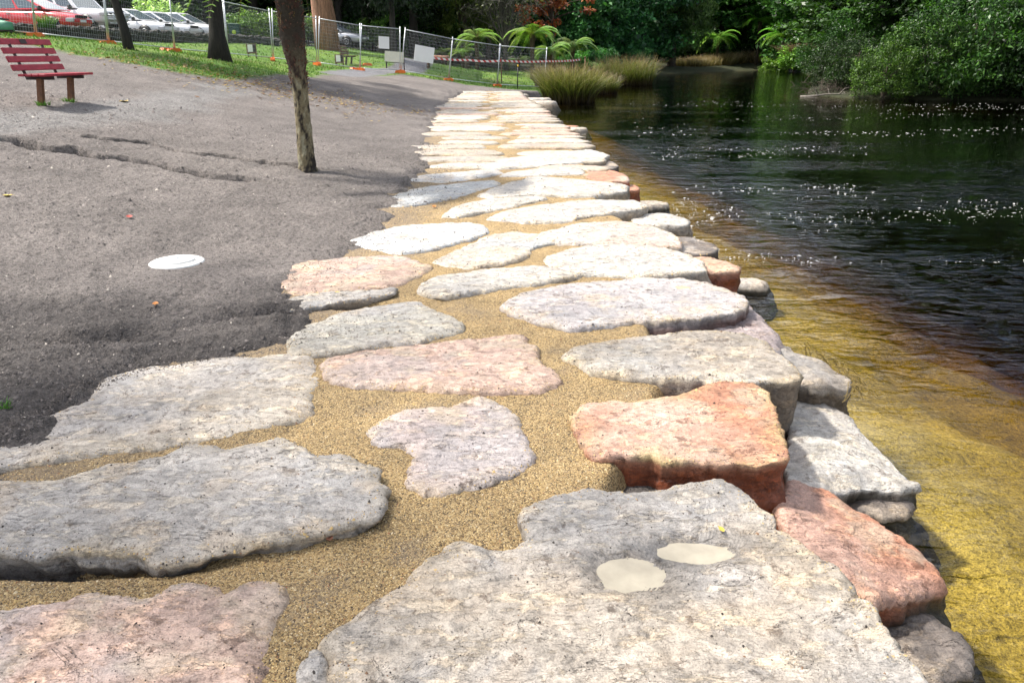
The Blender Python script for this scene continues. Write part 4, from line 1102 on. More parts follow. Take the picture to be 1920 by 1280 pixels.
def trunk_with_limbs(h, r0, r1, centres, seed, nl=14, lean=(0, 0), flare=1.5, zmin=.25):
    q = random.Random(seed); mb = MB()
    pts = []; rad = []
    for i in range(9):
        u = i / 8
        pts.append((lean[0] * u * h + .05 * h * .3 * math.sin(u * 5 + seed), lean[1] * u * h + .04 * h * .3 * math.sin(u * 4 + 2 * seed), h * u - .3 * (i == 0)))
        rad.append((r0 * (1 - u) + r1 * u) * (flare if i == 0 else (1.12 if i == 1 else 1)))
    mb.tube(pts, rad, 12, True, .06, seed)
    for j in range(nl):
        c = centres[q.randrange(len(centres))]; u = q.uniform(zmin, .95); k = u * 8; i = int(k)
        a = Vector(pts[i]).lerp(Vector(pts[min(8, i + 1)]), k - i); b = Vector(c)
        m = a.lerp(b, .5) + Vector((q.uniform(-.3, .3), q.uniform(-.3, .3), q.uniform(0, .5)))
        rr_ = (r0 * (1 - u) + r1 * u) * .45
        mb.tube([a, a.lerp(m, .5) + Vector((0, 0, .1)), m, m.lerp(b, .6), b], [rr_, rr_ * .8, rr_ * .55, rr_ * .3, rr_ * .1], 6, False, .1, seed + j)
    return mb
# broadleaf evergreen, skirted to the ground
cc = np.vstack([crown_centres(170, 4.2, 4.6, 5.6, 1, .55), crown_centres(60, 3.6, 1.4, 1.7, 2, .6)])
proto('dense', trunk_with_limbs(9, .35, .08, cc, 1, 16), BARK_DARK, leaves(15000, cc, .95, .34, GREEN, 1, .5, .1, .55))
# tall loose tree with layered sprays
cc = np.vstack([crown_centres(120, 4.4, 6.2, 8.5, 3, .35), crown_centres(40, 4.6, 2.4, 4.0, 33, .6)])
proto('layered', trunk_with_limbs(14, .4, .06, cc, 3, 22), BARK_DARK, leaves(14000, cc, 1.15, .36, GREEN, 3, 1.3, .1, .22))
# drooping willowy tree
g_ = crown_centres(90, 3.4, 2.4, 7.2, 5, .5)
cc = np.vstack([g_ - np.array((0, 0, k * .75)) * 1.0 + np.random.default_rng(k).normal(0, .12, g_.shape) for k in range(6)])
proto('willow', trunk_with_limbs(8, .3, .08, g_, 5, 14), BARK_BROWN, leaves(15000, cc, .42, .30, [(0.085, .125, .03), (.11, .15, .045), (.065, .10, .025)], 5, .2, 1.2, .9, .3))
# sparse russet tree
cc = crown_centres(60, 3.0, 3.0, 5.4, 7, .3)
proto('russet', trunk_with_limbs(6.5, .16, .05, cc, 7, 30), BARK_BROWN, leaves(2600, cc, .6, .34, [(0.36, .10, .035), (.30, .085, .04), (.42, .15, .06)], 7, .7, .2, .5))
# nearly bare twiggy tree
cc = crown_centres(220, 4.0, 4.6, 6.2, 9, .2)
mb_ = trunk_with_limbs(9, .17, .04, cc[:90], 9, 90, zmin=.12)
q_ = random.Random(4)
for c0 in cc:
    b = Vector(c0)
    for _ in range(5):
        e = b + Vector((q_.uniform(-1, 1), q_.uniform(-1, 1), q_.uniform(-1, .6))) * 1.1
        mb_.tube([b, b.lerp(e, .5) + Vector((0, 0, .12)), e], [.022, .016, .006], 3, False)
proto('twiggy', mb_, make_bark('dull_grey_bark', (.05, .045, .04), (.15, .14, .11)), leaves(1800, cc, .8, .26, [(0.16, .17, .09), (.12, .14, .07)], 9, .4))
# dark conifer-like tree with hanging boughs
cc = np.vstack([crown_centres(180, 4.4, 5.0, 7.0, 11, .5)])
proto('conifer', trunk_with_limbs(12, .36, .06, cc, 11, 26), BARK_DARK, leaves(15000, cc, .95, .26, [(0.013, .03, .012), (.02, .045, .016), (.028, .06, .02), (.01, .022, .01)], 11, .3, .6, .6, .4))
# low shrub
cc = crown_centres(70, 1.25, .9, .95, 13, .4)
proto('shrub', trunk_with_limbs(1.2, .06, .02, cc, 13, 14), BARK_BROWN, leaves(5200, cc, .36, .15, GREEN, 13, .5, .1, .7))
# bank bush that hangs over water
cc = np.vstack([crown_centres(150, 3.2, 2.4, 2.6, 15, .55), crown_centres(50, 3.4, 1.0, 1.1, 16, .7)])
proto('bush', trunk_with_limbs(3.4, .14, .04, cc, 15, 26, zmin=.05), BARK_BROWN, leaves(13000, cc, .62, .20, GREEN, 15, .6, .5, .7, .42))
# park tree with clear trunk and spreading crown
cc = crown_centres(110, 4.2, 2.2, 6.2, 17, .35)
proto('park', trunk_with_limbs(6.6, .235, .13, cc, 17, 22, flare=2.0, zmin=.55), BARK_DARK, leaves(11000, cc, .85, .26, [(0.03, .075, .018), (.05, .11, .025), (.02, .05, .015)], 17, .6, .4, .6))
cc = crown_centres(40, 1.9, 1.5, 5.3, 19, .3)
proto('slim', trunk_with_limbs(5, .13, .06, cc, 19, 12, lean=(-.22, 0), flare=1.3, zmin=.6), BARK_DARK, leaves(3000, cc + np.array((-1.1, 0, 0)), .6, .22, [(0.03, .075, .018), (.05, .11, .025)], 19, .6))
# big stringy-barked trunk
cc = crown_centres(120, 3.8, 4.0, 11.5, 21, .4)
proto('redwood', trunk_with_limbs(15, .60, .30, cc, 21, 16, flare=1.25, zmin=.5), BARK_RED, leaves(9000, cc, .9, .26, [(0.015, .036, .013), (.025, .05, .018)], 21, .3, .5))

def tree(kind, x, y, sc, colr, label, cat='tree', name=None, group=None, rz=0.0, z=None, zs=None, trunk_only=False, sink=.05):
    names = dict(dense='evergreen_tree', layered='tall_tree', willow='willow_tree', russet='russet_tree', twiggy='bare_tree', conifer='conifer_tree', shrub='shrub', bush='bank_bush', park='park_tree', shade='shade_tree', slim='slender_tree', redwood='redwood_tree')
    z = gz(x, y) if z is None else z
    t = thing(name or names[kind], label, cat, (x, y, z - sink), rz, group)
    t.scale = (sc, sc, zs or sc)
    mt, mc = PROTO[kind]
    if group == 'dark trees along the right bank' or kind == 'bush': colr = tuple(k_ * .72 for k_ in colr)
    link('trunk', mt, None, t)
    c = link('foliage' if kind in ('shrub', 'bush') else 'crown', mc, None, t); c.color = (*colr, 1)
    return t
def tpx(kind, px, py, Y, sc, colr, label, **kw):
    p = aty(px, py, Y); return tree(kind, p[0], p[1], sc, colr, label, **kw)
W1 = (1, 1, 1)
# trees standing on the lawn
tpx('park', 417, 112, 27, 1.0, W1, 'thick dark trunk with a flared foot between lawn and dirt', rz=1.0, z=None)
tpx('slim', 243, 93, 24, 1.0, W1, 'slender dark tree leaning left in front of the fence')
tpx('redwood', 607, 92, 48, 1.0, W1, 'massive tree with stringy red-brown bark on the lawn', rz=.5)
tpx('conifer', 737, 108, 47, .5, (.7, .7, .7), 'black trunked conifer behind the white sign boards', rz=2, zs=1.0)
tpx('conifer', 640, 92, 60, .8, (.8, .8, .8), 'dark conifer just right of the red-brown trunk', rz=.3)
# behind the car park
for i, (px, Y, k, sc, c, lab) in enumerate([
    (-60, 56, 'dense', 1.1, W1, 'dark tree behind the red car at the far left'), (60, 60, 'dense', 1.2, (.9, 1, .8), 'green tree rising behind the white four-wheel drive'),
    (215, 62, 'twiggy', 1.0, W1, 'bare grey-stemmed tree beside the front of the white four-wheel drive'), (250, 66, 'dense', 1.1, (.8, .9, .8), 'dark tree behind the leaning slender trunk'),
    (330, 60, 'layered', .9, (1.5, 1.5, .9), 'bright green layered tree over the rightmost white car'), (400, 64, 'conifer', 1.0, W1, 'black conifer behind the thick dark trunk'),
    (480, 60, 'conifer', 1.0, W1, 'dark conifer behind the green wheelie bin'), (555, 62, 'conifer', 1.1, (.8, .8, .8), 'dark conifer behind the shaggy trunk'),
    (690, 66, 'conifer', 1.1, W1, 'black conifer behind the silver car'), (780, 62, 'conifer', 1.05, (.8, .8, .8), 'black conifer behind the larger white sign'),
    (820, 68, 'dense', 1.0, (.8, 1, .8), 'dark green tree left of the pale willow')]):
    tpx(k, px, 80, Y, sc, c, lab, rz=i * 1.3)
for i, (px, Y, sc) in enumerate([(-160, 66, 1.4), (-40, 74, 1.4), (60, 80, 1.5), (150, 76, 1.4), (230, 84, 1.5), (310, 78, 1.4), (380, 82, 1.5), (450, 76, 1.4), (520, 80, 1.5), (600, 76, 1.4), (660, 84, 1.5), (740, 80, 1.5)]):
    tpx('dense', px, 80, Y, sc, (.8, .95, .75), 'dark leafy tree closing the view behind the car park', group='trees closing the view behind the car park', rz=i * 1.9)
tpx('shrub', 300, 60, 52, 1.25, (9, 5.6, 8.5), 'cream flowering shrub behind the white wagons', cat='shrub')
for i, (px, Y, sc, c, lab) in enumerate([(462, 47, .9, (2.2, 1.9, 1.3), 'light green shrub right of the wheelie bin'), (492, 47, 1.0, (2.6, 2.0, 1.2), 'yellowish shrub left of the shaggy trunk'),
    (535, 50, 1.1, (1.8, 1.5, 1.2), 'olive shrub behind the shaggy trunk'), (580, 52, 1.0, (2.4, 1.7, 1.3), 'olive shrub left of the red-brown trunk'), (700, 62, 1.4, (2.4, 2.2, 1.6), 'pale shrub behind the silver car')]):
    tpx('shrub', px, 90, Y, sc, c, lab, cat='shrub', rz=i)
# shade trees on the bank behind the photographer
cc = crown_centres(150, 4.2, 2.2, 6.2, 18, .1)
proto('shade', trunk_with_limbs(6.6, .30, .14, cc, 18, 22, flare=2.0, zmin=.55), BARK_DARK, leaves(1400, cc, .85, .26, GREEN, 18, .6, .4, .6))
tree('shade', -6.4, 3.4, 1.1, W1, 'spreading shade tree on the dirt bank just left of the view', rz=.4)
# the middle of the wood
tpx('willow', 868, 120, 66, .95, (1.3, 1.25, .9), 'yellow-green weeping tree between the dark conifers and the bare tree')
tpx('twiggy', 948, 135, 60, .95, W1, 'nearly bare grey twiggy tree behind the tree ferns', rz=.7)
tpx('twiggy', 915, 130, 70, 1.1, W1, 'bare grey tree further back beside the weeping tree', rz=2.7)
tpx('russet', 1035, 130, 72, 1.15, W1, 'russet autumn tree above the tree ferns')
wood = 'trees massed in the far wood'
WOOD_LABELS = {0: 'green tree behind the yellow-green weeping tree', 1: 'dark tree behind the bare grey twigs', 2: 'blue-green tree behind the tallest tree fern', 3: 'blue-green tree just right of the russet tree', 4: 'large blue-green tree behind the nearest reed clump',
    5: 'large blue-green tree behind the second reed clump', 6: 'layered green tree behind the bright tree fern of the far wood', 7: 'dark tree right of the drooping olive-green tree', 8: 'dark tree above the middle of the far reed bank', 9: 'layered tree behind the tall pale-stemmed tree fern',
    10: 'dark tree behind the withered fern head', 11: 'layered tree right of the far bank hump', 12: 'dark tree behind the drooping olive-green tree'}
for i, (px, Y, k, sc, c) in enumerate([(840, 84, 'dense', 1.3, (1.2, 1.2, 1.0)), (930, 86, 'dense', 1.3, (.9, 1.1, 1.1)), (1000, 88, 'dense', 1.35, (.8, 1.1, 1.2)), (1075, 84, 'dense', 1.3, (.8, 1.15, 1.3)),
    (1130, 90, 'dense', 1.5, (.65, 1.05, 1.3)), (1190, 98, 'dense', 1.6, (.7, 1.05, 1.25)), (1350, 118, 'layered', 1.6, (1.1, 1.2, 1.0)), (1290, 118, 'dense', 1.7, (.8, 1.0, 1.0)),
    (1410, 120, 'dense', 1.7, (.9, 1.1, .9)), (1470, 112, 'layered', 1.5, (1.0, 1.2, .9)), (1530, 104, 'dense', 1.7, (.8, 1, .8)), (1590, 98, 'layered', 1.6, (.9, 1, .8)), (1240, 122, 'dense', 1.6, (.8, 1, 1)),
    (1100, 104, 'layered', 1.5, (.7, 1, 1)), (1000, 110, 'layered', 1.6, (.8, 1, 1)), (1380, 135, 'layered', 2.0, W1), (1500, 130, 'layered', 2.0, W1), (1620, 120, 'layered', 2.0, W1), (1250, 140, 'layered', 2.2, W1)]):
    c = tuple(k_ * 1.35 for k_ in c)
    lab = WOOD_LABELS.get(i, 'dense green tree deep in the closed wood behind the lake')
    tpx(k, px, 110, Y, sc, c, lab, group=wood, rz=i * 2.1)
tpx('willow', 1258, 128, 100, 1.35, (1.0, 1.25, 1.2), 'drooping olive-green tree hanging over the far lawn by the lake', rz=1)
# right bank
bank = 'dark trees along the right bank'
BANK_LABELS = {0: 'layered bright green tree where the right bank turns to the far bank', 1: 'layered green tree above the brushwood heap', 2: 'dark layered tree behind the rounded yellow-green bush', 3: 'dark tree behind the light green leaning bush', 4: 'layered tree above the large bush with hanging boughs', 5: 'dark tree at the right edge of the picture'}
for i, (px, Y, k, sc, c) in enumerate([(1560, 74, 'layered', 1.2, (1.25, 1.3, 1.0)), (1640, 62, 'layered', 1.15, (1.0, 1.15, .8)), (1730, 56, 'layered', 1.1, (.7, .8, .7)), (1800, 54, 'dense', 1.2, (.7, .8, .7)),
    (1880, 52, 'layered', 1.1, (1, 1.1, .9)), (1960, 50, 'dense', 1.2, W1), (2060, 48, 'layered', 1.2, W1), (2200, 46, 'dense', 1.3, W1), (1690, 74, 'dense', 1.6, (.6, .7, .6)), (1800, 72, 'layered', 1.6, (.7, .7, .7)), (1920, 68, 'layered', 1.6, (.7, .7, .7))]):
    tpx(k, px, 120, Y, sc, c, BANK_LABELS.get(i, 'tall dark tree deep among those crowding the right bank'), group=bank, rz=i * 1.7)
for i, (x, y, k) in enumerate([(38, 36, 'layered'), (42, 28, 'dense'), (44, 19, 'layered'), (47, 9, 'dense'), (50, -2, 'layered')]):
    tree(k, x, y, 1.35, W1, 'tall dark tree deep among those crowding the right bank', group=bank, rz=i * 1.1)
for i, (px, Y, sc, c, lab) in enumerate([(1660, 39.6, .52, (1.9, 1.7, 1.0), 'rounded yellow-green bush low over the water on the right bank'), (1735, 39.6, .72, (1.5, 1.5, .9), 'light green bush leaning over the water right of the rounded bush'),
    (1810, 39.4, .95, (1.15, 1.35, .9), 'large bush with hanging boughs over the right bank'), (1885, 38.9, 1.0, (1.0, 1.2, .85), 'large bush cut by the right edge of the picture'), (1990, 37.6, 1.1, W1, 'bush on the right bank beyond the picture edge'),
    (1590, 60, .9, (.9, 1.2, .8), 'dark bush at the corner where the right bank turns away'), (1540, 80, .9, (1.1, 1.4, .9), 'green bush at the end of the far reed bank'), (1605, 43.5, .55, (.6, .65, .4), 'dark low bush above the brushwood heap'), (1560, 46.5, .5, (.55, .55, .35), 'dark scrubby bush left of the brushwood heap')]):
    tpx('bush', px, 150, Y, sc, c, lab, cat='bush', rz=i * 2.3)
for i, (px, py, Y, c, sc, lab) in enumerate([(1450, 118, 100, (3.2, 2.6, 1.4), 1.5, 'yellow-green shrub at the left of the far bank hump'), (1490, 116, 97, (3.0, 2.8, 1.3), 1.7, 'yellow-green shrub on the far bank hump by the stump'),
     (1130, 130, 72, (1.2, 1.7, 1.8), 1.2, 'bluish green shrub behind the second reed clump'), (1200, 126, 84, (1.2, 1.6, 1.8), 1.3, 'bluish green shrub right of the second reed clump'), (1080, 130, 62, (1.3, 2.0, 1.2), 1.0, 'green shrub behind the tape end')]):
    tpx('shrub', px, py, Y, sc, c, lab, cat='shrub', rz=i)

# ------------------------------------------------------------------ tree ferns
def frond_mesh(L, seed, droop=.55, rise=.5, cols=((0.15, .26, .045), (.22, .36, .07)), pairs=30):
    g = np.random.default_rng(seed); V = []; F = []; Cl = []
    def P(u): return np.array((L * u * (1 - .12 * u), 0, L * (rise * u - (rise + droop) * u ** 2.2 * .75)))
    for i in range(pairs):
        u = .1 + .9 * i / (pairs - 1)
        p = P(u); w = L * .23 * math.sin(math.pi * min(1, .12 + u * .86)) ** .8
        c = np.array(cols[0]) * (1 - u) + np.array(cols[1]) * u
        for s in (-1, 1):
            d = np.array((.35, s, -.18)); d /= np.linalg.norm(d); t = np.array((1, 0, 0)) * L * .016
            tip = p + d * w * g.uniform(.85, 1.1)
            o = len(V); V += [p - t, p + t, tip + t * .3 + np.array((0, 0, -w * .12)), tip - t * .3 + np.array((0, 0, -w * .12))]
            F.append((o, o + 1, o + 2, o + 3)); Cl += [c * g.uniform(.8, 1.2)] * 4
    for i in range(8):
        a, b = P(i / 8), P((i + 1) / 8); r = .012 * L * (1 - i / 9)
        o = len(V); V += [a + (0, r, 0), a - (0, r, 0), b - (0, r, 0), b + (0, r, 0)]; F.append((o, o + 1, o + 2, o + 3)); Cl += [np.array((.12, .10, .03))] * 4
    me = mesh_np('frond', np.array(V), np.array(F), np.array(Cl)); me.materials.append(M_LEAF); return me
FROND = [frond_mesh(1.0, 1), frond_mesh(1.0, 2, .75, .35), frond_mesh(1.0, 3, .3, .75)]
M_FERNTRUNK = make_bark('fern_trunk_fibre', (0.02, 0.014, 0.01), (0.12, 0.085, 0.05), 14, 8, 1.0)
def fern(px, py, Y, h, L, n, label, r=.13, colr=W1, z=None, bark=None):
    p = aty(px, py, Y); z = gz(p[0], p[1]) if z is None else z
    t = thing('tree_fern', label, 'tree fern', (p[0], p[1], z))
    MB().tube([(0, 0, -.1), (.02, 0, h * .3), (-.02, .02, h * .7), (0, 0, h)], [r * 1.1, r * .9, r * 1.1, r * 1.5], 10, True, .12, int(px)).build('trunk', bark or M_FERNTRUNK, t)
    q = random.Random(px)
    for i in range(n):
        o = link('frond', FROND[i % 3], None, t, (0, 0, h - .02), (0, q.uniform(-.25, .2), i * 2.399 + q.uniform(-.2, .2)))
        s = L * q.uniform(.85, 1.12); o.scale = (s, s, s); o.color = (*[k * q.uniform(.85, 1.15) for k in colr], 1)
    return t
fern(998, 137, 52, 2.7, 2.1, 20, 'tallest tree fern with a bright crown behind the last fence panel')
fern(1031, 137, 54, 1.8, 1.6, 15, 'leaning tree fern just right of the fence end')
fern(1073, 137, 57, 2.2, 1.9, 16, 'tree fern left of the tape end near the reeds')
fern(895, 138, 54, 2.1, 1.8, 15, 'tree fern with a black foot behind the taped fence panel')
fern(868, 136, 57, 1.15, 1.6, 12, 'low tree fern behind the middle fence panels')
fern(830, 120, 58, .9, 1.6, 12, 'low tree fern behind the larger white sign')
fern(972, 132, 58, .8, 1.2, 10, 'small tree fern left of the tallest fern')
fern(1110, 134, 62, .7, 1.5, 12, 'low fern at the end of the tape')
fern(1465, 92, 104, 5.0, 3.2, 20, 'tall pale-stemmed tree fern on the far bank', .2, (1.0, 1.2, .9), bark=BARK_GREY)
fern(1345, 100, 110, 3.5, 3.2, 20, 'bright tree fern in the middle of the far wood', .2, (1.0, 1.2, .9))
fern(1420, 96, 112, 5.5, 3.0, 18, 'darker tree fern left of the tall pale-stemmed one', .2, (.7, 1.0, .7))

# shaggy near tree fern on the dirt
def near_fern():
    b = put(577, 321); Y = b[1]
    t = thing('shaggy_tree_fern', 'leaning tree fern trunk, shaggy and dark above, mottled below, on the dirt', 'tree fern', (b[0], Y, b[2] - .05))
    prof = [(577, 321, 33), (574, 290, 31), (570, 240, 28), (565, 190, 27), (561, 150, 29), (556, 120, 34), (550, 80, 42), (546, 40, 47), (541, 0, 46), (536, -50, 40), (532, -90, 34)]
    k = Y / cP / FPX * cP
    pts = []; rad = []
    for px, py, w in prof:
        p = aty(px, py, Y); pts.append(Vector(p) - t.location); rad.append(w / 2 * (Y * cP + (CAMH - p[2]) * sP) / FPX)
    P3 = np.array([tuple(p) for p in pts]); dd = np.r_[0, np.cumsum(np.linalg.norm(np.diff(P3, axis=0), axis=1))]
    s = np.linspace(0, dd[-1], 140); n = 48
    cx = np.stack([np.interp(s, dd, P3[:, i]) for i in range(3)], 1); rr2 = np.interp(s, dd, rad)
    a = np.linspace(0, 2 * np.pi, n, endpoint=False)
    A, Sg = np.meshgrid(a, s)
    q3 = np.stack([np.cos(A) * 2.2, np.sin(A) * 2.2, Sg * 9], -1)
    up = sstep(1.0, 1.7, s)[:, None]
    rr3 = rr2[:, None] * (1 + .10 * fbm(q3, 4, 5) + .07 * fbm(q3 * 3.1, 3, 6) * (1 + up)) + .0
    rr3[:3] *= np.array([1.15, 1.1, 1.04])[:, None]
    V = np.stack([cx[:, 0][:, None] + rr3 * np.cos(A), cx[:, 1][:, None] + rr3 * np.sin(A), cx[:, 2][:, None] + 0 * A], -1).reshape(-1, 3)
    f1 = fbm(q3 * .8, 4, 8); f2 = fbm(q3 * 3, 3, 9)
    low = np.array((0.20, .165, .095)); lich = np.array((.30, .28, .19)); dk = np.array((.022, .016, .012)); rb = np.array((.055, .022, .014))
    k1 = sstep(-.05, .35, f1 + .4 * f2)[..., None]
    c = low * (1 - k1) + dk * k1; k2 = sstep(.15, .45, -f1 + .3 * f2)[..., None] * (1 - up[..., None]); c = c * (1 - k2) + lich * k2
    U = up[..., None] * .93; c = c * (1 - U) + (dk * (1 - k1) + rb * k1) * U
    me = mesh_np('trunk', V, grid_faces(140, n, True), np.clip(c.reshape(-1, 3), .004, 1), True)
    m, nt, bs = new_mat('mottled_fern_trunk')
    tc = nd(nt, 'ShaderNodeTexCoord'); n_ = noise(nt, tc.outputs['Object'], 45, 6, .7)
    nt.links.new(mix(nt, 1.0, attr_col(nt), ramp(nt, n_.outputs[0], [(.3, .55), (.7, 1.3)]), 'MULTIPLY'), bs.inputs['Base Color']); bs.inputs['Roughness'].default_value = .9
    bump(nt, bs, [(n_.outputs[0], .8, .02)])
    link('trunk', me, m, t)
    # broken frond stubs all over the upper trunk
    g = np.random.default_rng(5); st = MB()
    for i in range(420):
        ss = 1.05 + (dd[-1] - 1.05) * g.random() ** .8; an = g.uniform(0, 6.283); k = min(139, int(ss / dd[-1] * 139))
        c0 = Vector(cx[k]); rr_ = rr2[k]
        d = Vector((math.cos(an), math.sin(an), g.uniform(.4, 1.0))).normalized()
        p0 = c0 + Vector((math.cos(an), math.sin(an), 0)) * rr_ * .93
        st.tube([p0, p0 + d * g.uniform(.02, .05)], [.009, .006], 5, True)
    st.build('frond_stubs', plain('broken_stub', (0.16, .075, .045), .8, 0, .75, 60), t)
    top = cx[-1]
    for i in range(11):
        o = link('frond', FROND[i % 3], None, t, tuple(top), (0, -.05 + .1 * (i % 3), i * 2.399))
        o.scale = (1.5, 1.5, 1.5); o.color = (.55, .6, .6, 1)
    for i in range(6):     # withered skirt
        o = link('withered_frond', FROND[1], None, t, tuple(cx[-26]), (0, 1.0, i * 1.05 + .4)); o.scale = (.55, .5, .55); o.color = (1.2, .45, .5, 1)
near_fern()

# ------------------------------------------------------------------ reeds and grass
REED = [(0.022, .011, .006), (.05, .03, .008), (.085, .115, .018), (.14, .18, .035), (.23, .21, .085), (.33, .22, .15)]
def reeds(px, py, rx, h, n, seed, label, elong=1.4, lift=0.0):
    p = onz(px, py, WZ); v, f, c = blades(n, h, rx, .036, REED, seed, .75, 4, elong)
    o = link('reed_clump', mesh_np('reed_clump', v, f, c), M_LEAF, None, (p[0], p[1] + rx * .6, WZ - .12 + lift)); tag(o, label, 'reeds', 'reed clumps in the lake margin')
reeds(1068, 192, 1.05, 1.95, 1700, 1, 'nearest reed clump with dark brown foot at the end of the path', 1.15)
reeds(1178, 160, 1.35, 2.2, 1600, 2, 'second reed clump standing in the water behind the nearest', 1.35)
reeds(1128, 176, .7, 1.2, 800, 4, 'low reed tuft between the two large clumps', 1.3, .1)
reeds(1035, 172, .8, 1.35, 900, 3, 'small reed clump behind the fence end', 1.2, .3)
def reed_bank():
    g = np.random.default_rng(8); A = np.array([S(1285, 134), S(1330, 132), S(1400, 130), S(1470, 129)]); V = []; F = []; Cl = []; off = 0
    for i in range(70):
        k = g.random() * (len(A) - 1.001); a = A[int(k)] + (A[int(k) + 1] - A[int(k)]) * (k % 1)
        v, f, c = blades(110, 1.1 + 1.2 * k / 3, .9, .06, [(.10, .07, .02), (.20, .17, .05), (.32, .24, .12), (.42, .30, .19)], 100 + i, .7, 2)
        y = a[1] + g.uniform(0, 5); v = v + np.array((a[0] + g.normal(0, .5), y, gz(a[0], y))); V.append(v); F.append(f + off); Cl.append(c); off += len(v)
    o = link('reed_bed', mesh_np('reed_bed', np.vstack(V), np.vstack(F), np.vstack(Cl)), M_LEAF); tag(o, 'tan reeds covering the far bank of the lake', 'reeds', kind='stuff')
reed_bank()
def lawn_grass():
    g = np.random.default_rng(9); n = 60000
    y = g.uniform(14, 62, n); x = g.uniform(-.75, .12, n) * y
    d = sdpoly(x, y, LAWN) + .4 * fbm2(x, y, 1.3, 4, 9); ap = dline(x, y, APATH)
    keep = (d > 0) & (ap > 1.1) & (g.random(n) < np.where(d < 3, 1, .45)); x, y = x[keep], y[keep]; n = len(x)
    z = ground(x, y, False)[0]
    h = g.uniform(.05, .13, n); a = g.uniform(0, 6.28, n); w = .018 * np.maximum(1, y / 22)
    la = g.uniform(0, 6.28, n); b = np.stack([x, y, z - .02], -1)
    dv = np.stack([np.cos(a) * w, np.sin(a) * w, 0 * a], -1)
    v = np.stack([b - dv, b + dv, b + np.stack([np.cos(la) * h * .5, np.sin(la) * h * .5, h], -1)], 1).reshape(-1, 3)
    pal = np.array([(.08, .17, .025), (.11, .21, .035), (.14, .22, .045), (.20, .20, .07)])
    c = np.repeat(pal[g.choice(4, n, p=[.35, .35, .2, .1])] * g.uniform(.75, 1.25, (n, 1)), 3, 0)
    o = link('grass', mesh_np('grass', v, np.arange(3 * n).reshape(-1, 3), c), M_LEAF); tag(o, 'short green grass of the park lawn', 'grass', kind='stuff')
lawn_grass()
def litter():
    g = np.random.default_rng(10); n = 1500
    c0 = hit(430, 135); x = c0[0] + g.normal(1.5, 2.6, n); y = c0[1] + g.normal(-1.5, 1.6, n)
    z = ground(x, y, False)[0] + .03; L = g.uniform(.03, .07, n); a = g.uniform(0, 6.28, n)
    d = np.stack([np.cos(a), np.sin(a), g.uniform(-.3, .3, n)], -1) * L[:, None]; s = np.stack([-np.sin(a), np.cos(a), g.uniform(-.3, .3, n)], -1) * L[:, None] * .6
    p = np.stack([x, y, z], -1); v = np.stack([p - d, p + s, p + d, p - s], 1).reshape(-1, 3)
    pal = np.array([(.20, .10, .04), (.30, .20, .07), (.10, .05, .025), (.36, .26, .10)])
    o = link('leaf_litter', mesh_np('leaf_litter', v, np.arange(4 * n).reshape(-1, 4), np.repeat(pal[g.integers(4, size=n)], 4, 0)), M_LEAF)
    tag(o, 'dead brown leaves scattered round the thick dark trunk', 'leaf litter', kind='stuff')
litter()

# ------------------------------------------------------------------ temporary fence
FP = [((68, 69), 25.5), ((204, 83), 27.6), ((328, 97), 30.2), ((428, 105), 33.4), ((512, 113), 36.6), ((595, 121.5), 38.6), ((675, 132), 39.8), ((751, 136), 41.0), ((841, 151), 42.2), ((932, 162), 43.3), ((1021, 167), 44.3)]
FB = [np.array(aty(*p, Y)) for p, Y in FP]
FB = [np.array((-17.2, 24.6, 2.35))] + FB
def panel(a, b, label, skip_first):
    a, b = Vector(a), Vector(b); L = (b - a).length - .06; X = (b - a).normalized()
    Yv = Vector((0, 0, 1)).cross(X).normalized(); Z = X.cross(Yv)
    t = thing('temporary_fence', label, 'fence', a + X * .03, 0, 'temporary fence panels across the lawn')
    t.rotation_euler = Matrix((X, Yv, Z)).transposed().to_euler()
    H = 2.05; r = .021
    for x in (0, L): MB().tube([(x, 0, .0), (x, 0, H + .08)], r, 8).build('post', M_GALV, t)
    for z in (.10, H - .02): MB().tube([(r, 0, z), (L - r, 0, z)], .019, 8).build('rail', M_GALV, t)
    w = MB(); n = int(L / .075)
    for i in range(1, n): w.tube([(L * i / n, 0.022, .10), (L * i / n, 0.022, H - .02)], .0021, 3, False)
    for i in range(1, 13): w.tube([(0, 0.0225, .1 + (H - .12) * i / 13), (L, 0.0225, .1 + (H - .12) * i / 13)], .0021, 3, False)
    w.build('wire_mesh', M_GALV, t)
    return t, L
PL = ['fence panel cut off by the left edge of the picture, before the red car', 'fence panel in front of the red car and white four-wheel drive', 'fence panel crossed by the slender leaning tree', 'fence panel partly behind the thick dark trunk',
      'fence panel right of the thick dark trunk', 'fence panel behind the shaggy tree fern trunk', 'fence panel in front of the massive red-brown trunk', 'fence panel carrying the smaller white sign', 'fence panel carrying the larger white sign', 'fence panel right of the larger white sign with the tape behind',
      'last fence panel at the lake end of the row']
PANELS = [panel(FB[i], FB[i + 1], PL[i], i > 0) for i in range(len(FB) - 1)]
def foot(p, rz, label):
    t = thing('ballast_block', label, 'ballast block', tuple(p), rz, 'orange feet of the temporary fence'); t.scale = (.8, .8, .85)
    prof = [(-.31, -.03), (.31, -.03), (.32, .05), (.27, .12), (.12, .16), (-.12, .16), (-.27, .12), (-.32, .05)]
    MB().prism(prof, -.12, .12).build('block', M_ORANGE, t)
    for x in (-.19, .19): MB().box((x, 0, .135), (.10, .252, .03), None, .008).build('grip', M_ORANGE, t)
    MB().tube([(0, 0, .1), (0, 0, .185)], .04, 10).build('post_socket', M_BLACK, t)
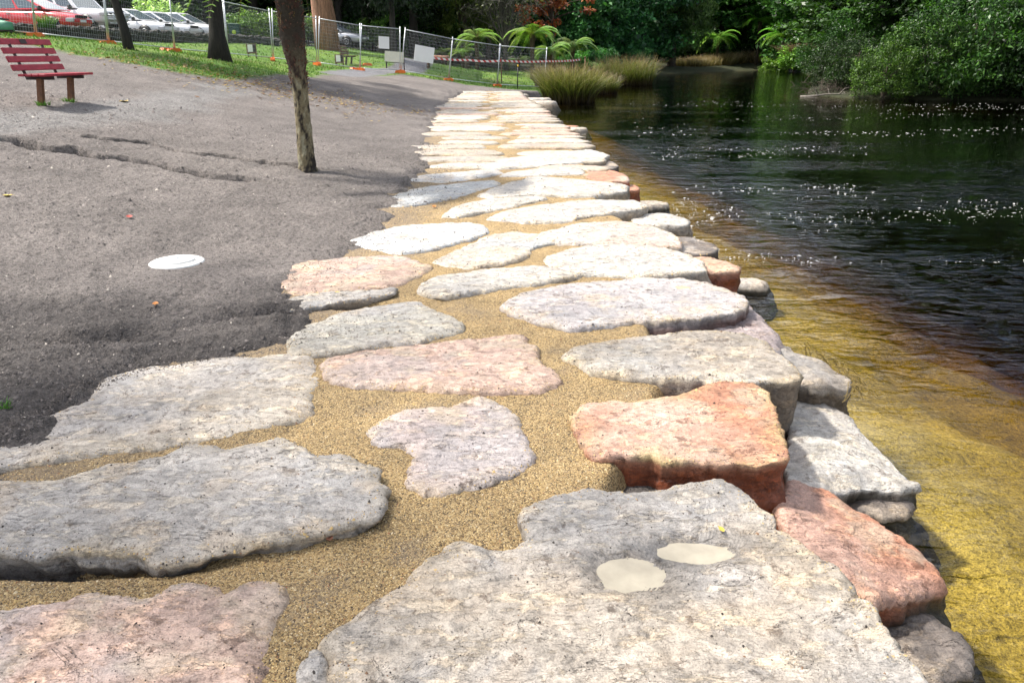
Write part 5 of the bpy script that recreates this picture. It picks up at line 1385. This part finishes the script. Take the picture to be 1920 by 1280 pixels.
fl = ['orange fence foot at the post before the red car', 'orange fence foot left of the slender leaning tree', 'orange fence foot right of the slender leaning tree', 'orange fence foot hidden by the thick dark trunk', 'orange fence foot left of the shaggy trunk', 'orange fence foot just right of the shaggy trunk',
      'orange fence foot below the small dark bench', 'orange fence foot on the asphalt path', 'orange fence foot below the larger white sign', 'orange fence foot left of the thin black post']
for i, lab in enumerate(fl):
    a = FB[i + 1]
    if i == 3: continue
    foot((a[0], a[1] - .05, a[2] - .02), R(15) + i * .4, lab)
a = FB[3]; foot((a[0] - .35, a[1] + .1, a[2] - .0), R(70), 'second orange fence foot beside the one right of the slender tree')
a = FB[7]; foot((a[0] - .32, a[1] + .25, a[2] + .0), R(60), 'second orange fence foot below the small dark bench')
p = aty(689, 126, 44); foot((p[0], p[1], gz(p[0], p[1])), R(20), 'orange foot lying on the path behind the fence')
def fence_sign(i, u, z, w, h, label):
    t, L = PANELS[i]
    s = thing('sign_board', label, 'sign', (0, 0, 0)); s.matrix_world = t.matrix_basis @ Matrix.Translation((L * u, -.045, z))
    MB().box((0, 0, 0), (w, .012, h)).build('board', M_SIGN, s)
    for sx in (-1, 1):
        for sz in (-1, 1): MB().box((sx * w * .46, .022, sz * h * .42), (.012, .042, .05)).build('tie', M_BLACK, s)
fence_sign(7, .58, 1.34, .56, .56, 'smaller square white sign tied to the fence')
fence_sign(8, .43, 1.05, 1.05, .76, 'larger oblong white sign tied to the fence')
def cream_board():
    p = aty(740, 122, 43.5); z = gz(p[0], p[1]); t = thing('barrier_board', 'cream barrier board on legs standing behind the fence', 'barrier', (p[0], p[1], z), R(-5))
    MB().box((0, 0, .62), (1.02, .03, .52), Matrix.Rotation(R(4), 3, 'Y'), .004).build('board', M_CREAM, t)
    for x in (-.46, .5): MB().box((x, .06, .36), (.05, .05, .8)).build('leg', M_DARKFRAME, t)
    for k in range(14): MB().tube([(-.42 + k * .066, .06, .06), (-.42 + k * .066, .06, .36)], .008, 4).build('bar', M_DARKFRAME, t)
    MB().tube([(-.46, .06, .34), (.5, .06, .34)], .014, 6).build('bottom_rail', M_DARKFRAME, t)
cream_board()
def notice(px, py, Y, label):
    p = aty(px, py + 8, Y); z = gz(p[0], p[1]); t = thing('notice_board', label, 'notice', (p[0], p[1], min(z, p[2])))
    MB().box((0, 0, .36), (.44, .03, .40), None, .004).build('backboard', M_TIMBER, t)
    MB().box((-.05, -.021, .38), (.22, .008, .30)).build('white_sheet', M_SIGN, t)
    MB().box((.13, -.021, .38), (.11, .008, .30)).build('dark_sheet', M_BLACK, t)
    for x in (-.17, .17): MB().box((x, .03, .08), (.05, .04, .4)).build('leg', M_TIMBER, t)
notice(473, 98, 36.5, 'small framed notice on the lawn right of the thick dark trunk')
notice(637, 114, 40.5, 'small framed notice left of the small dark bench')

# thin post, tape, tape posts
p = hit(970, 168)
t = thing('marker_post', 'thin black post with yellow cap at the far end of the path', 'post', (p[0], p[1], p[2]))
MB().tube([(0, 0, -.1), (.03, 0, 1.12)], .03, 8).build('shaft', M_BLACK, t); MB().tube([(.03, 0, 1.12), (.032, 0, 1.22)], .045, 8).build('cap', M_YELLOW, t)
def tape():
    m, nt, bs = new_mat('red_white_tape'); tc = nd(nt, 'ShaderNodeTexCoord'); w = nd(nt, 'ShaderNodeTexWave'); w.inputs['Scale'].default_value = 1.6; w.bands_direction = 'DIAGONAL'
    nt.links.new(tc.outputs['Object'], w.inputs[0]); nt.links.new(ramp(nt, w.outputs[0], [(.47, (.78, .76, .74)), (.53, (.6, .03, .03))]), bs.inputs['Base Color']); bs.inputs['Roughness'].default_value = .4
    P = [aty(802, 107.5, 45.5), aty(880, 113, 46.5), aty(940, 114, 47), aty(1027, 115, 48.5), aty(1097, 111, 51)]
    vs = []; fs = []
    k = 0
    for a, b in zip(P[:-1], P[1:]):
        for i in range(8):
            q = a + (b - a) * i / 8; q = q - np.array((0, 0, .10 * (1 - (i / 4 - 1) ** 2) * .5))
            vs += [tuple(q - P[0] - (0, .002, .055)), tuple(q - P[0] + (0, -.002, .055)), tuple(q - P[0] + (0, .002, .055)), tuple(q - P[0] + (0, .002, -.055))]
            k += 1
    for i in range(k - 1):
        for j in range(4): fs.append((i * 4 + j, i * 4 + (j + 1) % 4, i * 4 + 4 + (j + 1) % 4, i * 4 + 4 + j))
    tag(MB().add(vs, fs).build('barrier_tape', m, None, tuple(P[0])), 'red and white barrier tape strung behind the fence to the reeds', 'tape')
    for i, lab in ((0, 'stake holding the left end of the tape under the larger sign'), (4, 'stake holding the right end of the tape by the reeds'), (2, 'stake in the middle of the tape')):
        z = gz(P[i][0], P[i][1]); mb = MB().tube([(0, 0.03, -.1), (0.01, 0.03, P[i][2] - z + .1)], .035, 8)
        mb.lathe([(.05, P[i][2] - z + .08), (.05, P[i][2] - z + .13), (.02, P[i][2] - z + .15)], 8)
        tag(mb.build('tape_stake', M_TIMBER, None, (P[i][0], P[i][1], z)), lab, 'stake', 'stakes of the tape')
tape()
def log(px, py, Y, L, r, label, rz, legs=True):
    p = aty(px, py, Y); z = gz(p[0], p[1]); t = thing('log_seat', label, 'log seat', (p[0], p[1], z), rz)
    MB().tube([(-L / 2, 0, .36), (-L / 4, 0.01, .37), (L / 4, -.01, .36), (L / 2, 0, .37)], [r, r * 1.05, r, r * .95], 12, True, .05, 3).build('log', BARK_RED, t)
    for x in (-L * .35, L * .35): MB().tube([(x, 0, -.05), (x, 0, .36 - r * .6)], .07, 8).build('leg', M_DARKFRAME, t)
log(823, 130, 50, 1.3, .13, 'brown log seat lying on the lawn under the tape', R(-6)); log(795, 128, 50, .5, .13, 'short brown stump seat left of the log seat', R(10))
# dark standing stumps of ferns
for px, py, Y, h, r, lab in ((877, 142, 50, .75, .16, 'dark fern stump left of the black-footed fern'), (803, 130, 46, .6, .1, 'dark stub post under the larger white sign')):
    p = aty(px, py, Y); z = gz(p[0], p[1])
    tag(MB().tube([(0, 0, -.1), (.02, 0, h * .5), (0, .01, h)], [r * 1.1, r * .9, r], 10, True, .15, px).build('stump', M_FERNTRUNK, None, (p[0], p[1], z)), lab, 'stump')

# ------------------------------------------------------------------ rubble wall
def rubble():
    A = [aty(-70, 64, 31.0), aty(30, 68, 32), aty(200, 76, 35.5), aty(350, 81, 39.5), aty(420, 83, 42), aty(520, 86, 45)]
    t = thing('rubble_wall', 'low wall of dark rubble stones along the car park', 'wall', tuple(A[0]))
    g = random.Random(6); meshes = []
    for k in range(6):
        nr = np.random.default_rng(k); th = np.linspace(0, np.pi, 6); ph = np.linspace(0, 2 * np.pi, 8, endpoint=False); vs = []
        for a in th:
            for b in ph:
                d = np.array((math.sin(a) * math.cos(b), math.sin(a) * math.sin(b), math.cos(a)))
                d = np.sign(d) * np.abs(d) ** .7; vs.append(d * (.9 + .3 * nr.random()))
        fs = [tuple(r_ * 8 + q for q in ((i), (i + 1) % 8)) + ((r_ + 1) * 8 + (i + 1) % 8, (r_ + 1) * 8 + i) for r_ in range(5) for i in range(8)]
        me = bpy.data.meshes.new('stone'); me.from_pydata([tuple(v) for v in vs], [], [f[::-1] for f in fs]); me.materials.append(M_BASALT); meshes.append(me)
    core = MB()
    for a, b in zip(A[:-1], A[1:]):
        a_, b_ = Vector(a), Vector(b); d = (b_ - a_); L = d.length; rz = math.atan2(d.y, d.x)
        hgt = .48 if a[1] < 36 else .40
        n = max(2, int(L / 2))
        for i in range(n):
            c = a_.lerp(b_, (i + .5) / n); z = gz(c.x, c.y)
            core.box(Vector((c.x, c.y, z + hgt * .38 - .1)) - t.location, (L / n + .05, .26, hgt * .75 + .2), Matrix.Rotation(rz, 3, 'Z'))
        x = 0
        while x < L:
            w = g.uniform(.24, .46)
            for row in range(2):
                c = a_.lerp(b_, min(1, (x + w * (.5 + .3 * row)) / L)); z = gz(c.x, c.y)
                o = link('stone', g.choice(meshes), None, t, tuple(Vector((c.x + g.uniform(-.02, .02), c.y - .04 + g.uniform(-.05, .05), z + hgt * (.24 + .48 * row))) - t.location), (g.uniform(-.3, .3), g.uniform(-.3, .3), rz + g.choice((0, 3.14)) + g.uniform(-.3, .3)))
                o.scale = (w * .56, .2 + g.uniform(-.03, .04), hgt * .29 * g.uniform(.85, 1.2))
            x += w
    core.build('core', M_BASALT, t)
rubble()
tuft(aty(88, 50, 31.6) * np.array((1, 1, 0)) + np.array((0, 0, aty(88, 52, 31.6)[2])), .55, 160, .28, [(.04, .10, .02), (.09, .20, .04), (.2, .26, .1)], 12, 'flax_plant', 'strappy green plant growing on the rubble wall before the red car', 'plant', .8, .035)

# ------------------------------------------------------------------ cars
def car(loc, rz, label, paint, st, cab, L, W, wheel_r, wheels, name='parked_car', clad=None, quarter=3, roofrack=False):
    """st: body stations (x, z_low, z_top, half width); cab: (x_rear_base, x_rear_top, x_front_top, x_front_base, z_belt, z_roof, half base, half top)"""
    t = thing(name, label, 'car', loc, rz)
    n = 12; vs = []
    for (x, z0, z1, w) in st:
        zm = (z0 + z1) / 2; h = (z1 - z0) / 2
        for k in range(n):
            a = 2 * math.pi * (k + .5) / n; c, s = math.cos(a), math.sin(a)
            vs.append((x, math.copysign(abs(c) ** .35, c) * w, zm + math.copysign(abs(s) ** .5, s) * h))
    m = len(st)
    fs = [(i * n + k, (i + 1) * n + k, (i + 1) * n + (k + 1) % n, i * n + (k + 1) % n) for i in range(m - 1) for k in range(n)] + [tuple(range(n)), tuple(range(m * n - 1, (m - 1) * n - 1, -1))]
    body = MB().add(vs, fs, True).build('body', paint, t)
    xr, xrt, xft, xf, zb, zr, wb, wt = cab
    cb = [(xr, wb), (xf, wb)]; 
    b4 = [Vector((xr, -wb, zb)), Vector((xf, -wb, zb)), Vector((xf, wb, zb)), Vector((xr, wb, zb))]
    t4 = [Vector((xrt, -wt, zr)), Vector((xft, -wt, zr)), Vector((xft, wt, zr)), Vector((xrt, wt, zr))]
    mid = [(t4[i] * .88 + b4[i] * .12) for i in range(4)]
    top = [Vector((v.x * 1.0 + (0.10 if i in (0, 3) else -.10), v.y * .86, zr + .035)) for i, v in enumerate(t4)]
    V = b4 + t4 + top
    F = [(i, (i + 1) % 4, 4 + (i + 1) % 4, 4 + i) for i in range(4)] + [(4 + i, 4 + (i + 1) % 4, 8 + (i + 1) % 4, 8 + i) for i in range(4)] + [(8, 9, 10, 11)]
    MB().add(V, F).build('cabin', paint, t)
    def pane(q, u0, u1, v0, v1, nm, out):
        a, b, c, d = q
        def P(u, v): return (a * (1 - u) + b * u) * (1 - v) + (d * (1 - u) + c * u) * v
        pts = [P(u0, v0), P(u1, v0), P(u1, v1), P(u0, v1)]
        nrm = (pts[1] - pts[0]).cross(pts[3] - pts[0]).normalized() * out
        MB().add([p + nrm * .006 for p in pts] + [p - nrm * .004 for p in pts], [(0, 1, 2, 3), (7, 6, 5, 4)] + [(i, 4 + i, 4 + (i + 1) % 4, (i + 1) % 4) for i in range(4)]).build(nm, M_GLASS, t)
    for side in (0, 1):
        q = (b4[0], b4[1], t4[1], t4[0]) if side == 0 else (b4[2], b4[3], t4[3], t4[2])
        cuts = [(.06, .32), (.37, .64), (.69, .95)] if quarter == 3 else [(.08, .5), (.55, .93)]
        if side == 1: cuts = [(1 - b_, 1 - a_) for a_, b_ in cuts]
        for u0, u1 in cuts: pane(q, u0, u1, .12, .9, 'side_window', 1)
    pane((b4[1], b4[2], t4[2], t4[1]), .06, .94, .06, .92, 'windscreen', 1); pane((b4[3], b4[0], t4[0], t4[3]), .08, .92, .15, .9, 'rear_window', 1)
    for wx in wheels:
        for s in (-1, 1):
            wy = s * (W / 2 - .10)
            MB().lathe([(wheel_r * 1.18, -.13), (wheel_r * 1.18, .13)], 24, 'y', (wx, s * (W / 2 - .115), wheel_r * 1.02)).build('wheel_arch', M_BLACK, t)
            w = MB().lathe([(wheel_r * .62, -.11), (wheel_r * .95, -.11), (wheel_r, -.07), (wheel_r, .07), (wheel_r * .95, .11), (wheel_r * .62, .11)], 24, 'y').build('wheel', M_RUBBER, t, (wx, s * (W / 2 - .075), wheel_r))
            rim = MB().lathe([(wheel_r * .63, -.05), (wheel_r * .63, .112), (wheel_r * .56, .115), (wheel_r * .5, .08), (wheel_r * .16, .09), (wheel_r * .14, .11)], 20, 'y')
            for k in range(6):
                a = k * math.pi / 3; rim.box((math.cos(a) * wheel_r * .36, .10, math.sin(a) * wheel_r * .36), (wheel_r * .46, .02, wheel_r * .11), Matrix.Rotation(-a, 3, 'Y'))
            r_ = rim.build('rim', M_CHROME, w); r_.rotation_euler = (0, 0, math.pi if s < 0 else 0)
    xe = st[-1][0]; zt = st[-2][2]; wf = st[-2][3]
    for s in (-1, 1):
        MB().box((st[-2][0] - .02, s * (wf - .16), zt - .14), (.30, .34, .15), Matrix.Rotation(-s * .35, 3, 'Z'), .02).build('headlight', M_LAMP, t)
        MB().box((st[0][0] + .05, s * (st[1][3] - .10), st[1][2] - .25), (.12, .2, .28), None, .02).build('tail_light', M_TAIL, t)
        MB().box((xf - .25, s * (wb + .10), zb + .06), (.11, .2, .15), None, .03).build('mirror', clad or M_BLACK, t)
        for hx in (.42, .72): MB().box((xr + (xf - xr) * hx - .12, s * (W / 2 + .004), zb - .16), (.2, .03, .035), None, .008).build('door_handle', M_BLACK, t)
        MB().box(((wheels[0] + wheels[1]) / 2, s * (W / 2 - .01), st[2][1] + .06), (wheels[1] - wheels[0] - wheel_r * 2.3, .05, .09), None, .01).build('sill', clad or M_BLACK, t)
    MB().box((xe + .01, 0, st[-1][1] + .30), (.05, wf * 1.05, .12), None, .02).build('grille', M_BLACK, t)
    MB().box((xe + .04, 0, st[-1][1] + .12), (.06, wf * 1.7, .16), None, .025).build('bumper', clad or paint, t)
    MB().box((xe + .08, 0, st[-1][1] + .13), (.012, .37, .11)).build('number_plate', M_SIGN, t)
    if roofrack:
        for s in (-1, 1): MB().tube([(xrt + .2, s * wt * .8, zr + .08), (xft - .2, s * wt * .8, zr + .08)], .02, 6).build('roof_rail', M_GALV, t)
        for z in (.45, .62, .8): MB().tube([(xe + .13, -.6, z), (xe + .2, 0, z), (xe + .13, .6, z)], .03, 8).build('bull_bar', M_GALV, t)
        for y in (-.35, .35): MB().tube([(xe + .17, y, .4), (xe + .17, y, .86)], .03, 8).build('bull_bar_upright', M_GALV, t)
    return t
hatch = dict(st=[(-2.0, .42, .88, .68), (-1.9, .28, .98, .80), (-1.3, .2, .96, .84), (-.2, .18, .93, .85), (.7, .18, .92, .85), (1.2, .2, .86, .84), (1.7, .24, .76, .80), (1.95, .28, .66, .70), (2.02, .36, .56, .58)], cab=(-1.85, -1.35, -.05, 1.05, .93, 1.40, .76, .60), L=4, W=1.70, wheel_r=.30, wheels=(-1.25, 1.25), quarter=2)
suv = dict(st=[(-2.3, .5, 1.05, .80), (-2.25, .42, 1.10, .88), (-1.4, .4, 1.12, .91), (.2, .4, 1.12, .91), (.9, .4, 1.12, .91), (1.5, .42, 1.10, .90), (2.1, .46, 1.05, .88), (2.32, .50, .98, .84), (2.36, .55, .85, .78)], cab=(-2.22, -2.05, .35, .98, 1.10, 1.78, .86, .72), L=4.8, W=1.82, wheel_r=.38, wheels=(-1.42, 1.45), quarter=3, roofrack=True)
wagon = dict(st=[(-2.15, .42, .9, .72), (-2.1, .3, .96, .82), (-1.3, .22, .95, .86), (.2, .2, .93, .87), (.9, .2, .92, .87), (1.5, .22, .86, .86), (2.0, .26, .76, .82), (2.2, .3, .66, .72), (2.26, .38, .56, .6)], cab=(-2.05, -1.75, .1, 1.1, .92, 1.45, .79, .62), L=4.5, W=1.74, wheel_r=.31, wheels=(-1.3, 1.4), quarter=3)
def park(front_px, gy, Y, spec, paint, label, rz, **kw):
    f = aty(front_px, gy, Y); h = Vector((math.cos(rz), math.sin(rz)))
    xe = spec['st'][-1][0]
    x, y = f[0] - h.x * xe, Y - h.y * xe
    car((x, y, gz(x, y)), rz, label, paint, **{**spec, **kw})
park(158, 66, 35.6, hatch, M_PAINT['red'], 'red hatchback parked behind the rubble wall at the far left', R(-10))
park(224, 68, 38.6, suv, M_PAINT['white'], 'white four-wheel drive with a bull bar behind the red hatchback', R(-16), clad=None)
park(322, 78, 43.0, wagon, M_PAINT['white'], 'white wagon nearest the leaning slender tree', R(-12))
park(368, 79, 46.0, wagon, M_PAINT['white'], 'white wagon between the two other white cars', R(-12))
park(414, 80, 49.0, wagon, M_PAINT['white'], 'rightmost white car, its nose behind the thick dark trunk', R(-8))
park(683, 92, 56.0, wagon, M_PAINT['silver'], 'silver car in the shade beyond the red-brown trunk', R(-14))
def bin_():
    p = aty(443, 78, 45.5); t = thing('wheelie_bin', 'dark green wheelie bin with a yellow emblem right of the thick trunk', 'bin', (p[0], p[1], gz(p[0], p[1])), R(8))
    MB().add([(sx * (.24 + .05 * k), sy * (.26 + .06 * k), .06 + .86 * k) for k in (0, 1) for sx, sy in ((-1, -1), (1, -1), (1, 1), (-1, 1))], [(3, 2, 1, 0), (4, 5, 6, 7), (0, 1, 5, 4), (1, 2, 6, 5), (2, 3, 7, 6), (3, 0, 4, 7)]).build('tub', M_BINGREEN, t)
    MB().box((0, 0, .96), (.62, .70, .07), Matrix.Rotation(R(3), 3, 'X'), .02).build('lid', M_BINGREEN, t)
    MB().lathe([(.11, -.004), (.11, .004)], 18, 'y', (0, -.312, .55)).build('emblem', plain('lime_sticker', (.45, .62, .05), .5), t)
    for s in (-1, 1): MB().lathe([(.1, -.03), (.1, .03)], 14, 'y', (0, 0, 0)).build('wheel', M_RUBBER, t, (s * .22, .27, .1), (0, 0, R(90)))
    MB().tube([(-.22, .38, .92), (.22, .38, .92)], .018, 6).build('handle', M_BINGREEN, t)
bin_()
def canoe():
    p = aty(-52, 71, 24.5); t = thing('upturned_boat', 'green upturned boat hull at the left edge behind the bench', 'boat', (p[0], p[1], gz(p[0], p[1])), R(-12))
    vs = []; fs = []; m = 15; n = 9
    for i in range(m):
        u = i / (m - 1) * 2 - 1; w = .42 * (1 - abs(u) ** 2.4) + .02; h = .36 * (1 - .35 * abs(u) ** 3)
        for k in range(n):
            a = math.pi * k / (n - 1); vs.append((u * 1.5, -math.cos(a) * w, .02 + math.sin(a) ** .7 * h))
    for i in range(m - 1):
        for k in range(n - 1): fs.append((i * n + k, i * n + n + k, i * n + n + k + 1, i * n + k + 1))
    h = MB().add(vs, fs, True).build('hull', M_GREENCANVAS, t)
    md = h.modifiers.new('thickness', 'SOLIDIFY'); md.thickness = .02
    MB().tube([(-1.4, 0, .33), (-.7, 0, .40), (0, 0, .405), (.7, 0, .40), (1.4, 0, .33)], .02, 6).build('keel', M_DARKFRAME, t)
    for s in (-1, 1): MB().tube([(u * 1.5, s * (.43 * (1 - abs(u) ** 2.4) + .02), .03) for u in np.linspace(-1, 1, 13)], .02, 6).build('gunwale', M_DARKFRAME, t)
canoe()
# far bank: stump, dead branches, driftwood
p = aty(1497, 92, 98); z = gz(p[0], p[1])
v, f, c = blades(1400, 2.6, 1.3, .09, [(.05, .03, .02), (.14, .09, .06), (.2, .14, .1)], 44, .8, 3)
o = link('withered_fern_stump', mesh_np('withered_fern_stump', v, f, c), M_LEAF, None, (p[0], p[1], z + 1.2)); tag(o, 'brown withered fern head on the far bank hump', 'stump')
q = random.Random(12)
def branch(px0, py0, px1, py1, Y, r, label, mat, sag=.2):
    a, b = aty(px0, py0, Y), aty(px1, py1, Y - .4); mb = MB(); pts = [a + (b - a) * k / 7 + np.array((q.uniform(-.08, .08), q.uniform(-.1, .1), sag * math.sin(math.pi * k / 7) + q.uniform(-.05, .05))) for k in range(8)]
    o0 = Vector(pts[0]); mb.tube([Vector(p_) - o0 for p_ in pts], [r * (1 - .8 * k / 7) for k in range(8)], 6, True, .1)
    for k in (2, 4, 5, 6):
        s = Vector(pts[k]) - o0; e = s + Vector((q.uniform(-.5, .5), q.uniform(-.3, .3), q.uniform(-.2, .6))); mb.tube([s, s.lerp(e, .5) + Vector((0, 0, .08)), e], [r * .4, r * .25, r * .08], 5, False)
    tag(mb.build('dead_branch', mat, None, tuple(o0)), label, 'branch', 'dead branches on the right bank')
branch(1700, 168, 1745, 150, 42, .06, 'pale dead branch rising from the water left of the hanging boughs', BARK_GREY)
branch(1790, 172, 1818, 128, 42, .07, 'pale dead branch standing steeply under the hanging boughs', BARK_GREY, .05)
branch(1850, 168, 1905, 150, 41, .07, 'long pale branch near the right edge at the waterline', BARK_GREY)
branch(1840, 50, 1875, 15, 46, .07, 'pale bare branch high in the right bank trees', BARK_GREY)
branch(1715, 120, 1728, 98, 44.5, .05, 'curved pale branch above the rounded bush', BARK_GREY)
branch(1500, 182, 1600, 176, 42, .06, 'driftwood branch lying along the waterline', BARK_GREY, .05)
branch(1590, 184, 1790, 182, 41.5, .05, 'long driftwood pole floating along the right bank', BARK_GREY, .02)
def brushwood():
    mb = MB(); c0 = Vector(aty(1570, 172, 43))
    for i in range(260):
        a = Vector((q.gauss(0, 1.0), q.gauss(0, .5), abs(q.gauss(0, .35)) - .1)); e = a + Vector((q.uniform(-.7, .7), q.uniform(-.4, .4), q.uniform(-.15, .6)))
        mb.tube([a, a.lerp(e, .5) + Vector((0, 0, .06)), e], [.016, .011, .004], 3, False)
    tag(mb.build('brushwood', BARK_BROWN, None, (c0.x, c0.y, WZ)), kind='stuff', label='tangled heap of brown brushwood at the water on the right bank', cat='brushwood')
brushwood()

# white flecks on the lake, modelled to stand in for sky sparkle
def glints():
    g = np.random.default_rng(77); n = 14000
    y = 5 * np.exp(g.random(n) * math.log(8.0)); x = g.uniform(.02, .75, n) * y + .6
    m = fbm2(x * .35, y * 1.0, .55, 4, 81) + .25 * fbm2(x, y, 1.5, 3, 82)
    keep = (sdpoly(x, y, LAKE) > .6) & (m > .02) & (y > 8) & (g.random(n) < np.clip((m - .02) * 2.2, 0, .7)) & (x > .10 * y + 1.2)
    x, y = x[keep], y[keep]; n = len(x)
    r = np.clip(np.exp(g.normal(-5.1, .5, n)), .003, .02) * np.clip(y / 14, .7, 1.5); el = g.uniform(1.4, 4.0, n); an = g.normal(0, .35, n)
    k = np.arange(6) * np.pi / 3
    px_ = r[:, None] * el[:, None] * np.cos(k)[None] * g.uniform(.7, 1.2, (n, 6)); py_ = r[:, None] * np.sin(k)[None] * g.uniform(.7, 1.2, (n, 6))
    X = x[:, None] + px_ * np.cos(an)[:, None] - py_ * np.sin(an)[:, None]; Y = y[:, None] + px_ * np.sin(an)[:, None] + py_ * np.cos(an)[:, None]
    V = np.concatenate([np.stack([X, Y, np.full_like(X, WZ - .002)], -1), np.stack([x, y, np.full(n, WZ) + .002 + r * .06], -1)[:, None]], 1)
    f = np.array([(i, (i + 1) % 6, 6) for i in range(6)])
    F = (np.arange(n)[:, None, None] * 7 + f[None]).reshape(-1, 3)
    o = link('glints', mesh_np('glints', V.reshape(-1, 3), F, None, True), plain('white_glint', (.80, .80, .76), .45, 0, .05, 30)); tag(o, 'white flecks standing in for sparkle in streaks on the dark lake', 'glints', kind='stuff')
glints()
